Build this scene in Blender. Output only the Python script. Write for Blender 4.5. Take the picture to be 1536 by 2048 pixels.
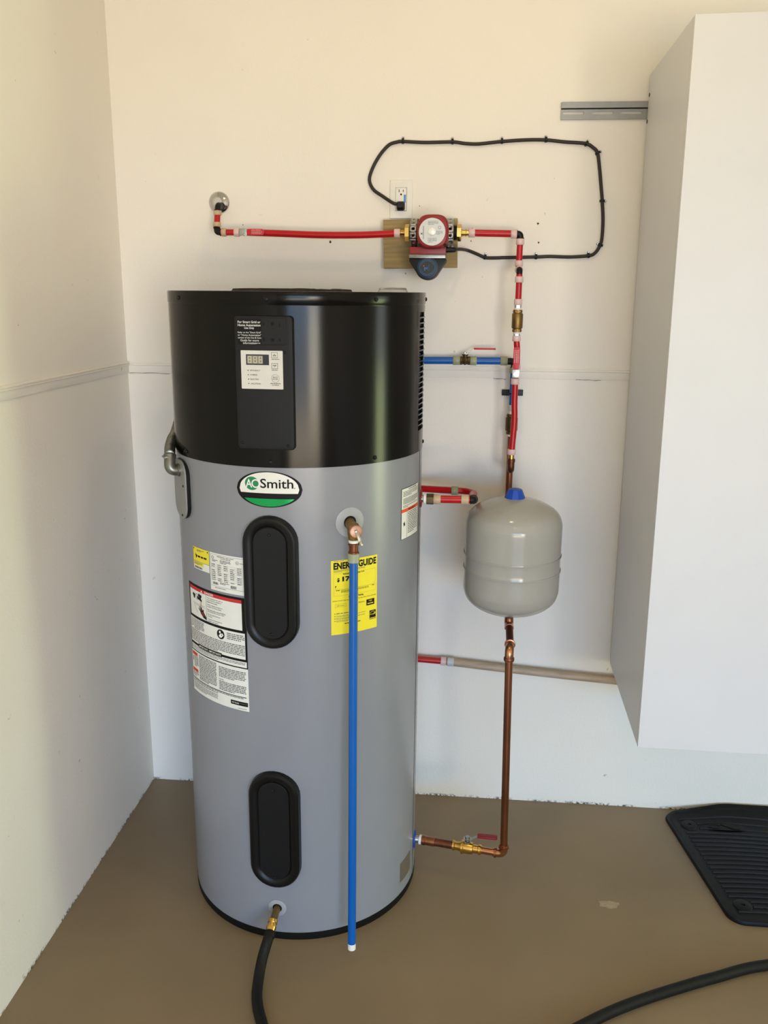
import bpy, bmesh, math, random
from math import sin, cos, pi, radians, sqrt, atan2
from mathutils import Vector, Matrix

for _o in list(bpy.data.objects):
    bpy.data.objects.remove(_o, do_unlink=True)
SC = bpy.context.scene
COL = SC.collection
random.seed(7)
V = Vector

# ------------------------------------------------------------------ camera
F_PX = 1727.05
CAM = V((0.4618, -2.8533, 1.8015))
YAW, PITCH, ROLL = -0.0906, 0.2478, 0.0083
_fw = V((sin(YAW) * cos(PITCH), cos(YAW) * cos(PITCH), -sin(PITCH)))
_rt0 = V((cos(YAW), -sin(YAW), 0))
_up0 = _rt0.cross(_fw)
_rt = _rt0 * cos(ROLL) + _up0 * sin(ROLL)
_up = _up0 * cos(ROLL) - _rt0 * sin(ROLL)
cam = bpy.data.cameras.new('camera')
cam.sensor_fit = 'HORIZONTAL'
cam.sensor_width = 36.0
cam.lens = 36.0 * F_PX / 1536.0
cam.clip_start = 0.05
camo = bpy.data.objects.new('camera', cam)
COL.objects.link(camo)
camo.matrix_world = Matrix(((_rt.x, _up.x, -_fw.x, CAM.x), (_rt.y, _up.y, -_fw.y, CAM.y),
                            (_rt.z, _up.z, -_fw.z, CAM.z), (0, 0, 0, 1)))
SC.camera = camo


def at(px, py, Y):
    """point of the photograph (1536x2048) at depth plane y = Y (back wall is Y = 0)"""
    d = _fw + _rt * ((px - 768) / F_PX) - _up * ((py - 1024) / F_PX)
    return CAM + d * ((Y - CAM.y) / d.y)


def on_floor(px, py, z=0.0):
    d = _fw + _rt * ((px - 768) / F_PX) - _up * ((py - 1024) / F_PX)
    return CAM + d * ((z - CAM.z) / d.z)


# ------------------------------------------------------------------ world, lights, exposure
world = bpy.data.worlds.new('sky')
SC.world = world
world.use_nodes = True
wn = world.node_tree
wn.nodes['Background'].inputs['Color'].default_value = (0.62, 0.78, 1.0, 1)
wn.nodes['Background'].inputs['Strength'].default_value = 1.0
SC.view_settings.view_transform = 'Standard'
SC.view_settings.look = 'None'
SC.view_settings.exposure = -0.08
SC.view_settings.gamma = 1.0
SC.view_settings.use_curve_mapping = False


def area(name, loc, aim, sx, sy, watts, color):
    l = bpy.data.lights.new(name, 'AREA')
    l.shape = 'RECTANGLE'
    l.size, l.size_y = sx, sy
    l.energy = watts
    l.color = color
    o = bpy.data.objects.new(name, l)
    COL.objects.link(o)
    o.location = loc
    o.rotation_euler = (V(aim) - V(loc)).to_track_quat('-Z', 'Y').to_euler()
    return o


# daylight through the open garage door behind the camera: blue sky above, sunlit driveway below;
# and garden light through the side door on the right
area('sky_outside_garage', (2.15, -11.3, 3.30), (2.15, 0, 3.30), 7.5, 2.8, 1500, (0.20, 0.52, 1.0))
area('shaded_street', (1.10, -11.3, 0.95), (1.10, 0, 0.95), 5.4, 1.9, 165, (0.78, 0.88, 1.0))
area('sunlit_street', (4.85, -11.3, 0.95), (4.85, 0, 0.95), 2.1, 1.9, 300, (1.0, 0.90, 0.72))
area('sunlit_driveway', (2.15, -9.15, 0.02), (2.15, -9.15, 5.0), 5.6, 3.9, 1030, (1.0, 0.80, 0.52))
area('side_door_daylight_sky', (4.55, -0.92, 1.65), (0, -0.92, 1.65), 0.72, 0.8, 8, (0.90, 0.97, 0.90))
area('side_door_daylight_garden', (4.55, -0.92, 0.65), (0, -0.92, 0.65), 0.72, 1.2, 36, (0.80, 0.95, 0.45))


def bulb(name, loc, watts, color=(1.0, 0.74, 0.42), rad=0.07):
    l = bpy.data.lights.new(name, 'AREA')
    l.shape = 'DISK'
    l.size = rad * 2
    l.energy = watts
    l.color = color
    o = bpy.data.objects.new(name, l)
    COL.objects.link(o)
    o.location = loc


bulb('ceiling_downlight', (0.45, -1.05, 2.97), 3.5)
bulb('ceiling_downlight', (0.75, -3.6, 2.97), 4)
bulb('ceiling_downlight', (0.6, -5.3, 2.97), 4)
bulb('ceiling_downlight', (2.9, -2.6, 2.97), 4)

# ------------------------------------------------------------------ materials
MATS = {}


def lin(c):
    return tuple(((v / 255) / 12.92 if v / 255 <= 0.04045 else ((v / 255 + 0.055) / 1.055) ** 2.4) for v in c)


def mat(name, rgb, rough=0.5, metal=0.0, vary=0.06, scale=30.0, bump=0.0, bscale=200.0, spec=0.5, coat=0.0,
        trans=0.0, alpha=1.0, ior=1.45, sss=0.0, stretch=None):
    m = bpy.data.materials.new(name)
    m.use_nodes = True
    nt = m.node_tree
    b = nt.nodes['Principled BSDF']
    c = lin(rgb)
    tc = nt.nodes.new('ShaderNodeTexCoord')
    mp = nt.nodes.new('ShaderNodeMapping')
    if stretch:
        mp.inputs['Scale'].default_value = stretch
    nt.links.new(tc.outputs['Object'], mp.inputs['Vector'])
    nz = nt.nodes.new('ShaderNodeTexNoise')
    nz.inputs['Scale'].default_value = scale
    nz.inputs['Detail'].default_value = 5
    nt.links.new(mp.outputs['Vector'], nz.inputs['Vector'])
    rp = nt.nodes.new('ShaderNodeValToRGB')
    rp.color_ramp.elements[0].position = 0.3
    rp.color_ramp.elements[1].position = 0.7
    rp.color_ramp.elements[0].color = tuple(v * (1 - vary) for v in c) + (1,)
    rp.color_ramp.elements[1].color = tuple(min(1, v * (1 + vary)) for v in c) + (1,)
    nt.links.new(nz.outputs['Fac'], rp.inputs['Fac'])
    nt.links.new(rp.outputs['Color'], b.inputs['Base Color'])
    b.inputs['Roughness'].default_value = rough
    b.inputs['Metallic'].default_value = metal
    b.inputs['Specular IOR Level'].default_value = spec
    b.inputs['IOR'].default_value = ior
    b.inputs['Coat Weight'].default_value = coat
    b.inputs['Coat Roughness'].default_value = 0.08
    b.inputs['Transmission Weight'].default_value = trans
    b.inputs['Alpha'].default_value = alpha
    if sss:
        b.inputs['Subsurface Weight'].default_value = sss
        b.inputs['Subsurface Radius'].default_value = (0.004, 0.003, 0.003)
    if bump:
        n2 = nt.nodes.new('ShaderNodeTexNoise')
        n2.inputs['Scale'].default_value = bscale
        n2.inputs['Detail'].default_value = 3
        nt.links.new(mp.outputs['Vector'], n2.inputs['Vector'])
        bp = nt.nodes.new('ShaderNodeBump')
        bp.inputs['Strength'].default_value = bump
        bp.inputs['Distance'].default_value = 0.002
        nt.links.new(n2.outputs['Fac'], bp.inputs['Height'])
        nt.links.new(bp.outputs['Normal'], b.inputs['Normal'])
    MATS[name] = m
    return m


def wall_paint(name, rgb):
    """cream wall paint with orange-peel relief, faint scuffs and chipped dark spots along the foot"""
    m = mat(name, rgb, rough=0.62, vary=0.02, scale=2.2, bump=0.22, bscale=120, spec=0.35)
    nt = m.node_tree
    b = nt.nodes['Principled BSDF']
    src = b.inputs['Base Color'].links[0].from_socket
    geo = nt.nodes.new('ShaderNodeNewGeometry')
    sep = nt.nodes.new('ShaderNodeSeparateXYZ')
    nt.links.new(geo.outputs['Position'], sep.inputs[0])

    def ramp(fac, p0, p1, c0, c1):
        r = nt.nodes.new('ShaderNodeValToRGB')
        r.color_ramp.elements[0].position, r.color_ramp.elements[1].position = p0, p1
        r.color_ramp.elements[0].color = (c0,) * 3 + (1,)
        r.color_ramp.elements[1].color = (c1,) * 3 + (1,)
        nt.links.new(fac, r.inputs['Fac'])
        return r.outputs['Color']

    def noise(s, sc=None):
        n = nt.nodes.new('ShaderNodeTexNoise')
        n.inputs['Scale'].default_value = s
        n.inputs['Detail'].default_value = 4
        nt.links.new(geo.outputs['Position'], n.inputs['Vector'])
        return n.outputs['Fac']

    def mul(a, c):
        n = nt.nodes.new('ShaderNodeMath')
        n.operation = 'MULTIPLY'
        nt.links.new(a, n.inputs[0])
        if isinstance(c, float):
            n.inputs[1].default_value = c
        else:
            nt.links.new(c, n.inputs[1])
        return n.outputs[0]
    foot = ramp(sep.outputs['Z'], 0.003, 0.010, 1.0, 0.0)
    chips = mul(foot, mul(ramp(noise(9), 0.42, 0.52, 0, 1), ramp(noise(85), 0.45, 0.55, 0, 1)))
    specks = mul(mul(ramp(noise(38), 0.70, 0.74, 0, 1), ramp(noise(3.1), 0.52, 0.60, 0, 1)), 0.5)
    for fac, colr in ((chips, (0.045, 0.035, 0.025, 1)), (specks, (0.20, 0.16, 0.11, 1))):
        mx = nt.nodes.new('ShaderNodeMix')
        mx.data_type = 'RGBA'
        nt.links.new(fac, mx.inputs['Factor'])
        nt.links.new(src, mx.inputs['A'])
        mx.inputs['B'].default_value = colr
        src = mx.outputs['Result']
    nt.links.new(src, b.inputs['Base Color'])
    return m


wall_paint('wall_paint', (240, 235, 227))
mat('ceiling_paint', (225, 222, 214), rough=0.8, vary=0.02, scale=2)
mat('floor_paint', (136, 117, 90), rough=0.42, vary=0.07, scale=3.0, bump=0.12, bscale=90, spec=0.4)
mat('crack_brown', (84, 66, 46), rough=0.9, vary=0.3, scale=200)
mat('scraped_concrete', (168, 152, 126), rough=0.8, vary=0.15, scale=120)
mat('jacket_grey', (136, 138, 145), rough=0.27, metal=0.0, vary=0.02, scale=6, spec=0.55, bump=0.02, bscale=300)
mat('shroud_black', (7, 7, 7), rough=0.17, vary=0.1, scale=6, spec=0.25, bump=0.02, bscale=260)
mat('matte_black', (13, 13, 13), rough=0.6, spec=0.25, vary=0.12, scale=40)
mat('black_plastic', (20, 21, 23), rough=0.42, spec=0.3, vary=0.06, scale=60, bump=0.05, bscale=500)
mat('cover_black', (14, 14, 14), rough=0.36, spec=0.3, vary=0.06, scale=60, bump=0.06, bscale=600)
mat('slate_plastic', (24, 25, 27), rough=0.5, spec=0.3, vary=0.05, scale=60, bump=0.05, bscale=500)
mat('keypad_grey', (214, 212, 206), rough=0.4, vary=0.02)
mat('display_dark', (46, 46, 56), rough=0.25, vary=0.05)
mat('display_back', (132, 128, 112), rough=0.35, vary=0.05)
mat('segment', (196, 192, 172), rough=0.4, vary=0.02)
mat('print_black', (14, 14, 14), rough=0.55, spec=0.25, vary=0.05)
mat('print_grey', (95, 95, 97), rough=0.55, vary=0.05)
mat('print_white', (238, 238, 234), rough=0.5, vary=0.02)
mat('paper_white', (232, 232, 226), rough=0.45, vary=0.02)
mat('print_red', (196, 44, 46), rough=0.5, vary=0.03)
mat('print_orange', (226, 92, 48), rough=0.5, vary=0.03)
mat('label_yellow', (240, 222, 52), rough=0.45, vary=0.02)
mat('print_green', (34, 132, 84), rough=0.5, vary=0.03)
mat('foil_green', (22, 160, 84), rough=0.22, metal=0.5, vary=0.04)
mat('print_teal', (70, 150, 130), rough=0.5)
mat('foil_label', (118, 110, 98), rough=0.4, metal=0.3, vary=0.06, scale=80)
mat('white_plastic', (234, 232, 226), rough=0.35, vary=0.02)
mat('grey_plate', (158, 160, 164), rough=0.4, vary=0.03)
mat('blue_plastic', (28, 74, 176), rough=0.4, vary=0.05)
mat('sticker_blue', (80, 140, 205), rough=0.5)
mat('red_pex', (182, 20, 28), rough=0.3, vary=0.05, scale=20, spec=0.5)
mat('blue_pex', (2, 90, 172), rough=0.3, vary=0.04, scale=20, spec=0.5)
mat('ring_pink', (226, 196, 194), rough=0.4, vary=0.05, scale=40, sss=0.3)
mat('ring_tan', (196, 172, 142), rough=0.4, vary=0.06, scale=40, sss=0.3)
mat('ring_sage', (160, 165, 140), rough=0.4, vary=0.06, scale=40, sss=0.3)
mat('ring_grey', (196, 202, 206), rough=0.4, vary=0.06, scale=40, sss=0.2)
mat('old_pipe', (178, 158, 136), rough=0.5, vary=0.16, scale=14, stretch=(1, 6, 6))
mat('tape_white', (236, 236, 230), rough=0.6, vary=0.04)
mat('copper', (156, 104, 78), rough=0.3, metal=1.0, vary=0.22, scale=18, stretch=(1, 1, 0.3))
mat('copper_bright', (194, 138, 104), rough=0.2, metal=1.0, vary=0.15, scale=30)
mat('bronze_cap', (178, 136, 112), rough=0.45, metal=0.7, vary=0.15, scale=60)
mat('copper_dark', (116, 72, 54), rough=0.42, metal=0.9, vary=0.25, scale=40)
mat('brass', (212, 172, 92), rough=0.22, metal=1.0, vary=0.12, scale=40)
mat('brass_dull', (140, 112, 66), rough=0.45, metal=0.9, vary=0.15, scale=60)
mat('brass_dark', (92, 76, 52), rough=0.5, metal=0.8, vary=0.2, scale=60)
mat('chrome', (205, 205, 205), rough=0.16, metal=1.0, vary=0.03)
mat('steel', (176, 178, 178), rough=0.3, metal=1.0, vary=0.12, scale=60)
mat('galvanised', (168, 168, 164), rough=0.35, metal=0.9, vary=0.15, scale=50)
mat('conduit_metal', (128, 128, 122), rough=0.35, metal=0.9, vary=0.15, scale=70)
mat('junction_grey', (150, 152, 150), rough=0.4, metal=0.2, vary=0.06, scale=40)
mat('rail_steel', (150, 152, 152), rough=0.45, metal=0.5, vary=0.06, scale=40)
mat('handle_red', (196, 28, 40), rough=0.42, vary=0.05)
mat('handle_maroon', (140, 28, 36), rough=0.45, vary=0.08)
mat('pump_red', (140, 36, 44), rough=0.4, vary=0.06, scale=40)
mat('pump_plate', (196, 196, 192), rough=0.42, metal=0.3, vary=0.03)
mat('bright_cap', (248, 248, 246), rough=0.15, metal=0.2, vary=0.01)
mat('dial_blue', (24, 52, 80), rough=0.45, vary=0.06)
mat('dial_dark', (22, 30, 40), rough=0.5, vary=0.06)
mat('cord_brown', (44, 36, 32), rough=0.55, vary=0.1, scale=60)
mat('tank_grey', (166, 164, 156), rough=0.14, vary=0.015, scale=8, spec=0.55)
mat('cabinet_white', (217, 218, 221), rough=0.45, vary=0.012, scale=5)
mat('cabinet_edge', (196, 190, 178), rough=0.5, vary=0.03)
mat('rubber', (11, 12, 13), rough=0.5, spec=0.3, vary=0.12, scale=40, bump=0.1, bscale=300)
mat('hose_black', (16, 16, 15), rough=0.55, spec=0.3, vary=0.12, scale=50)
mat('filter_brown', (46, 36, 28), rough=0.95, vary=0.35, scale=60, bump=0.6, bscale=200)
mat('clear_plastic', (246, 246, 246), rough=0.06, vary=0.01, trans=0.95, ior=1.3)


def wood():
    m = mat('pine_board', (158, 136, 88), rough=0.65, vary=0.22, scale=110, stretch=(0.05, 1, 1), bump=0.1, bscale=80)
    return m


wood()

# ------------------------------------------------------------------ mesh helpers


class MB:
    """collects faces, builds one mesh object"""

    def __init__(self):
        self.v, self.f, self.m, self.mats = [], [], [], []

    def mi(self, name):
        if name not in self.mats:
            self.mats.append(name)
        return self.mats.index(name)

    def add(self, verts, faces, m):
        o = len(self.v)
        i = self.mi(m)
        self.v += [tuple(p) for p in verts]
        for f in faces:
            self.f.append(tuple(o + k for k in f))
            self.m.append(i)
        return self

    def box(self, x0, x1, y0, y1, z0, z1, m):
        p = [(x, y, z) for x in (x0, x1) for y in (y0, y1) for z in (z0, z1)]
        return self.add(p, [(0, 1, 3, 2), (4, 6, 7, 5), (0, 4, 5, 1), (2, 3, 7, 6), (0, 2, 6, 4), (1, 5, 7, 3)], m)

    def fbox(self, fr, u0, u1, v0, v1, n0, n1, m):
        """box in a frame (o,u,v,n)"""
        o, u, v, n = fr
        p = [o + u * a + v * b + n * c for a in (u0, u1) for b in (v0, v1) for c in (n0, n1)]
        return self.add(p, [(0, 1, 3, 2), (4, 6, 7, 5), (0, 4, 5, 1), (2, 3, 7, 6), (0, 2, 6, 4), (1, 5, 7, 3)], m)

    def lathe(self, o, ax, prof, m, seg=32, ref=None, cap=True, ph=0.0):
        """revolve profile [(t along axis, radius)] about axis ax through o"""
        o, ax = V(o), V(ax).normalized()
        r0 = V(ref) if ref else (V((0, 0, 1)) if abs(ax.z) < 0.9 else V((1, 0, 0)))
        a = (r0 - ax * r0.dot(ax)).normalized()
        b = ax.cross(a)
        vs, fs = [], []
        for t, r in prof:
            for k in range(seg):
                th = ph + 2 * pi * k / seg
                vs.append(o + ax * t + (a * cos(th) + b * sin(th)) * r)
        for i in range(len(prof) - 1):
            for k in range(seg):
                k2 = (k + 1) % seg
                fs.append((i * seg + k, i * seg + k2, (i + 1) * seg + k2, (i + 1) * seg + k))
        if cap:
            fs.append(tuple(range(seg))[::-1])
            fs.append(tuple((len(prof) - 1) * seg + k for k in range(seg)))
        return self.add(vs, fs, m)

    def tube(self, pts, r, m, seg=14, cap=True):
        """tube through points; r may be a list"""
        pts = [V(p) for p in pts]
        n = len(pts)
        rs = r if isinstance(r, (list, tuple)) else [r] * n
        tang = []
        for i in range(n):
            a, b = pts[max(0, i - 1)], pts[min(n - 1, i + 1)]
            tang.append((b - a).normalized())
        t = tang[0]
        ref = V((0, 0, 1)) if abs(t.z) < 0.9 else V((1, 0, 0))
        nrm = (ref - t * ref.dot(t)).normalized()
        vs, fs = [], []
        for i in range(n):
            t = tang[i]
            nrm = (nrm - t * nrm.dot(t)).normalized()
            b = t.cross(nrm)
            for k in range(seg):
                th = 2 * pi * k / seg
                vs.append(pts[i] + (nrm * cos(th) + b * sin(th)) * rs[i])
        for i in range(n - 1):
            for k in range(seg):
                k2 = (k + 1) % seg
                fs.append((i * seg + k, i * seg + k2, (i + 1) * seg + k2, (i + 1) * seg + k))
        if cap:
            fs.append(tuple(range(seg))[::-1])
            fs.append(tuple((n - 1) * seg + k for k in range(seg)))
        return self.add(vs, fs, m)

    def prism(self, pts, fr, n0, n1, m):
        o, u, v, n = fr
        k = len(pts)
        vs = [o + u * a + v * b + n * n0 for a, b in pts] + [o + u * a + v * b + n * n1 for a, b in pts]
        fs = [tuple(range(k))[::-1], tuple(range(k, 2 * k))]
        fs += [(i, (i + 1) % k, k + (i + 1) % k, k + i) for i in range(k)]
        return self.add(vs, fs, m)

    def loft(self, rings, m, closed_top=True, closed_bottom=False):
        k = len(rings[0])
        vs = [p for r in rings for p in r]
        fs = []
        for i in range(len(rings) - 1):
            for j in range(k):
                j2 = (j + 1) % k
                fs.append((i * k + j, i * k + j2, (i + 1) * k + j2, (i + 1) * k + j))
        if closed_top:
            fs.append(tuple((len(rings) - 1) * k + j for j in range(k)))
        if closed_bottom:
            fs.append(tuple(range(k))[::-1])
        return self.add(vs, fs, m)

    def build(self, name, parent=None, base=None, bevel=0.0, bseg=2, angle=35, smooth=True, fixn=True):
        me = bpy.data.meshes.new(name)
        b = V(base) if base is not None else V((0, 0, 0))
        me.from_pydata([tuple(V(p) - b) for p in self.v], [], self.f)
        for n in self.mats:
            me.materials.append(MATS[n])
        for p, i in zip(me.polygons, self.m):
            p.material_index = i
        bm = bmesh.new()
        bm.from_mesh(me)
        if fixn:
            bmesh.ops.recalc_face_normals(bm, faces=bm.faces)
        if bevel:
            es = [e for e in bm.edges if len(e.link_faces) == 2 and e.calc_face_angle(0) > radians(40)]
            bmesh.ops.bevel(bm, geom=es, offset=bevel, segments=bseg, profile=0.6, affect='EDGES', clamp_overlap=True)
        bm.to_mesh(me)
        bm.free()
        if smooth:
            me.polygons.foreach_set('use_smooth', [True] * len(me.polygons))
            me.set_sharp_from_angle(angle=radians(angle))
        me.update()
        o = bpy.data.objects.new(name, me)
        COL.objects.link(o)
        if parent:
            o.parent = parent
        elif base is not None:
            o.location = b
        return o


def tag(o, label=None, cat=None, group=None, kind=None):
    if label:
        o['label'] = label
    if cat:
        o['category'] = cat
    if group:
        o['group'] = group
    if kind:
        o['kind'] = kind
    return o


def thing(name, base, label, cat, group=None):
    o = bpy.data.objects.new(name, None)
    o.empty_display_size = 0.05
    COL.objects.link(o)
    o.location = base
    return tag(o, label, cat, group)


def smooth_path(pts, n=8):
    """Catmull-Rom through points"""
    pts = [V(p) for p in pts]
    P = [pts[0] * 2 - pts[1]] + pts + [pts[-1] * 2 - pts[-2]]
    out = []
    for i in range(1, len(P) - 2):
        a, b, c, d = P[i - 1], P[i], P[i + 1], P[i + 2]
        for k in range(n):
            t = k / n
            out.append(0.5 * ((2 * b) + (c - a) * t + (2 * a - 5 * b + 4 * c - d) * t * t
                              + (3 * b - a - 3 * c + d) * t ** 3))
    out.append(pts[-1])
    return out


def corner(a, c, b, r, n=8):
    """path a -> c -> b with a rounded corner at c"""
    a, c, b = V(a), V(c), V(b)
    p, q = c + (a - c).normalized() * r, c + (b - c).normalized() * r
    out = [a]
    for k in range(n + 1):
        t = k / n
        out.append(p * (1 - t) ** 2 + c * 2 * t * (1 - t) + q * t * t)
    out.append(b)
    return out


_TXT = {}


def text2d(body, bold=0.0):
    """flat triangles of a line of lettering, from the built-in font"""
    key = (body, bold)
    if key not in _TXT:
        cu = bpy.data.curves.new('lettering', 'FONT')
        cu.body = body
        cu.size = 1.0
        cu.offset = bold
        cu.resolution_u = 3
        o = bpy.data.objects.new('lettering', cu)
        COL.objects.link(o)
        dg = bpy.context.evaluated_depsgraph_get()
        me = bpy.data.meshes.new_from_object(o.evaluated_get(dg))
        vs = [(v.co.x, v.co.y) for v in me.vertices]
        fs = [tuple(p.vertices) for p in me.polygons]
        bpy.data.objects.remove(o)
        bpy.data.curves.remove(cu)
        bpy.data.meshes.remove(me)
        _TXT[key] = (vs, fs)
    return _TXT[key]


class Sheet:
    """a printed sheet: 2-D design (s to the right, z up) mapped to a curved or flat surface"""

    def __init__(self, fn, step=0.006):
        self.mb, self.fn, self.step = MB(), fn, step

    def rect(self, s0, s1, z0, z1, m, layer=1):
        return self.cols(s0, s1, lambda s: (z0, z1), m, layer)

    def cols(self, s0, s1, zf, m, layer=1, n=None):
        n = n or max(1, int(math.ceil((s1 - s0) / self.step)))
        vs, fs = [], []
        for i in range(n + 1):
            s = s0 + (s1 - s0) * i / n
            a, b = zf(s)
            vs += [self.fn(s, a, layer), self.fn(s, b, layer)]
        for i in range(n):
            fs.append((2 * i, 2 * i + 2, 2 * i + 3, 2 * i + 1))
        self.mb.add(vs, fs, m)
        return self

    def poly(self, pts, m, layer=1):
        self.mb.add([self.fn(a, b, layer) for a, b in pts], [tuple(range(len(pts)))], m)
        return self

    def ellipse(self, cs, cz, rs, rz, m, layer=1, n=28):
        return self.poly([(cs + rs * cos(2 * pi * k / n), cz + rz * sin(2 * pi * k / n)) for k in range(n)], m, layer)

    def frame(self, s0, s1, z0, z1, w, m, layer=1):
        self.rect(s0, s1, z0, z0 + w, m, layer)
        self.rect(s0, s1, z1 - w, z1, m, layer)
        self.rect(s0, s0 + w, z0 + w, z1 - w, m, layer)
        self.rect(s1 - w, s1, z0 + w, z1 - w, m, layer)
        return self

    def ring(self, cs, cz, r, w, m, layer=1, n=28):
        vs, fs = [], []
        for k in range(n):
            a = 2 * pi * k / n
            vs += [self.fn(cs + r * cos(a), cz + r * sin(a), layer),
                   self.fn(cs + (r - w) * cos(a), cz + (r - w) * sin(a), layer)]
        for k in range(n):
            k2 = (k + 1) % n
            fs.append((2 * k, 2 * k2, 2 * k2 + 1, 2 * k + 1))
        self.mb.add(vs, fs, m)
        return self

    def text(self, body, s0, s1, z0, z1, m, layer=2, bold=0.0, align='C', keep=True):
        vs, fs = text2d(body, bold)
        xs = [p[0] for p in vs]
        ys = [p[1] for p in vs]
        x0, x1, y0, y1 = min(xs), max(xs), min(ys), max(ys)
        kx, kz = (s1 - s0) / (x1 - x0), (z1 - z0) / (y1 - y0)
        if keep:
            kx = min(kx, kz)
            kz = kx
        w = (x1 - x0) * kx
        hgt = (y1 - y0) * kz
        so = {'C': (s0 + s1) / 2 - w / 2, 'L': s0, 'R': s1 - w}[align]
        zo = (z0 + z1) / 2 - hgt / 2
        self.mb.add([self.fn(so + (x - x0) * kx, zo + (y - y0) * kz, layer) for x, y in vs], fs, m)
        return self

    def lines(self, s0, s1, z1, z0, n, m='print_grey', h=0.45, layer=2, last=0.6, seed=0):
        """fine print too small to read: rows of word-length dashes"""
        rg = random.Random(seed + int(s0 * 1e5) + n)
        p = (z1 - z0) / n
        for i in range(n):
            zt = z1 - p * i
            s = s0
            e = s1 if i < n - 1 else s0 + (s1 - s0) * last
            while s < e - p * 0.5:
                w = min(p * rg.uniform(0.7, 3.2), e - s)
                self.mb.add([self.fn(s, zt - p * h, layer), self.fn(s + w, zt - p * h, layer),
                             self.fn(s + w, zt, layer), self.fn(s, zt, layer)], [(0, 1, 2, 3)], m)
                s += w + p * 0.35
        return self

    def barcode(self, s0, s1, z0, z1, m='print_black', seed=1):
        rg = random.Random(seed)
        s = s0
        while s < s1:
            w = rg.choice((0.0004, 0.0007, 0.0011))
            self.rect(s, min(s + w, s1), z0, z1, m, 2)
            s += w + rg.choice((0.0004, 0.0006, 0.0009))
        return self


# ------------------------------------------------------------------ the room
XL = -0.67
XR = 4.5
YF = -7.0
ZC = 3.0


def struct(name, mb, **k):
    return tag(mb.build(name, **k), kind='structure')


floor = struct('floor', MB().box(XL - 0.1, XR + 0.1, YF - 0.1, 0.1, -0.12, 0, 'floor_paint'), smooth=False)
struct('ceiling', MB().box(XL - 0.1, XR + 0.1, YF - 0.1, 0.1, ZC, ZC + 0.12, 'ceiling_paint'), smooth=False)
wall_back = struct('wall_back', MB().box(XL, XR + 0.1, 0, 0.1, 0, ZC, 'wall_paint'), smooth=False)
struct('wall_left', MB().box(XL - 0.1, XL, YF - 0.1, 0.1, 0, ZC, 'wall_paint'), smooth=False)
# the wall behind the camera with the open garage door, and the right wall with the open side door
struct('wall_front', MB().box(XL, 0.2, YF - 0.1, YF, 0, ZC, 'wall_paint').box(3.4, XR, YF - 0.1, YF, 0, ZC, 'wall_paint')
       .box(0.2, 3.4, YF - 0.1, YF, 2.13, ZC, 'wall_paint'), smooth=False)
struct('wall_right', MB().box(XR, XR + 0.1, YF, -1.28, 0, ZC, 'wall_paint').box(XR, XR + 0.1, -0.56, 0, 0, ZC, 'wall_paint')
       .box(XR, XR + 0.1, -1.28, -0.56, 2.05, ZC, 'wall_paint'), smooth=False)

# chair rail: double bead above a flat band, on the back wall and the left wall
ZT, ZB = 1.5735, 1.5365
prof = [(0.0, ZT), (0.004, ZT), (0.0055, ZT - 0.002), (0.0055, ZT - 0.005), (0.0035, ZT - 0.0065), (0.0035, ZT - 0.0075),
        (0.006, ZT - 0.009), (0.006, ZT - 0.0115), (0.003, ZT - 0.0135), (0.003, ZB + 0.0025), (0.0015, ZB), (0.0, ZB)]
k = len(prof)
n = 60


def rail_trim(name, fn, sc=1.0):
    rg = random.Random(3)
    vs, fs = [], []
    for i in range(n + 1):
        j1, j2 = rg.uniform(-1, 1) * 0.0012, rg.uniform(-1, 1) * 0.0006
        for q, (d, z) in enumerate(prof):
            vs.append(fn(i / n, d * sc, z + (j1 if q >= k - 2 else (j2 if q < 2 else 0))))
    for i in range(n):
        for q in range(k - 1):
            fs.append((i * k + q, (i + 1) * k + q, (i + 1) * k + q + 1, i * k + q + 1))
    return struct(name, MB().add(vs, fs, 'wall_paint'), angle=50)


rail_back = rail_trim('trim_1', lambda t, d, z: (XL + t * (XR - XL), -d, z), 0.8)
rail_trim('trim_2', lambda t, d, z: (XL + d, -t * 6.9, z), 1.6)
# hairline cracks in the paint under the rail on the back wall
rg = random.Random(21)
for xa, xb in ((XL + 0.002, -0.525), (0.556, 0.598), (0.98 - 0.16, 0.90)):
    pts = []
    q = 0
    nn = 12
    for i in range(nn + 1):
        q = max(-0.002, min(0.002, q + rg.uniform(-0.0012, 0.0012)))
        pts.append((xa + (xb - xa) * i / nn, -0.0012, ZB - 0.0015 + q))
    MB().tube(pts, [0.0009 * rg.uniform(0.4, 1.0) for _ in pts], 'crack_brown', 5).build('paint_crack', parent=rail_back)
# old screw holes and smudges in the back wall
for px, py, rr in ((661, 484, 0.0042), (1076, 447, 0.0034), (1077, 485, 0.0030), (942, 482, 0.0022), (945, 457, 0.0020), (811, 547, 0.0020), (839, 412, 0.0016), (486, 450, 0.0016)):
    c = at(px, py, 0)
    pts = [(c.x + rr * rg.uniform(0.6, 1.1) * cos(2 * pi * i / 11), -0.0004, c.z + rr * rg.uniform(0.7, 1.4) * sin(2 * pi * i / 11)) for i in range(11)]
    MB().add(pts, [tuple(range(11))], 'crack_brown').build('screw_hole', parent=wall_back, smooth=False)
# scraped patch in the floor paint
rg = random.Random(11)
c = on_floor(1218, 1809)
pts = []
for q in range(22):
    a = 2 * pi * q / 22
    rr = rg.uniform(0.75, 1.15)
    pts.append((c.x + 0.034 * rr * cos(a), c.y + 0.017 * rr * sin(a), 0.0004))
MB().add(pts, [tuple(range(22))], 'scraped_concrete').build('paint_scrape', parent=floor, smooth=False)

# ------------------------------------------------------------------ the water heater
HB = V((0, -0.4343, 0))
HR = 0.3483
heater = thing('water_heater', HB, 'tall grey heat pump water heater with black top standing on the tan floor', 'water heater')


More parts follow.
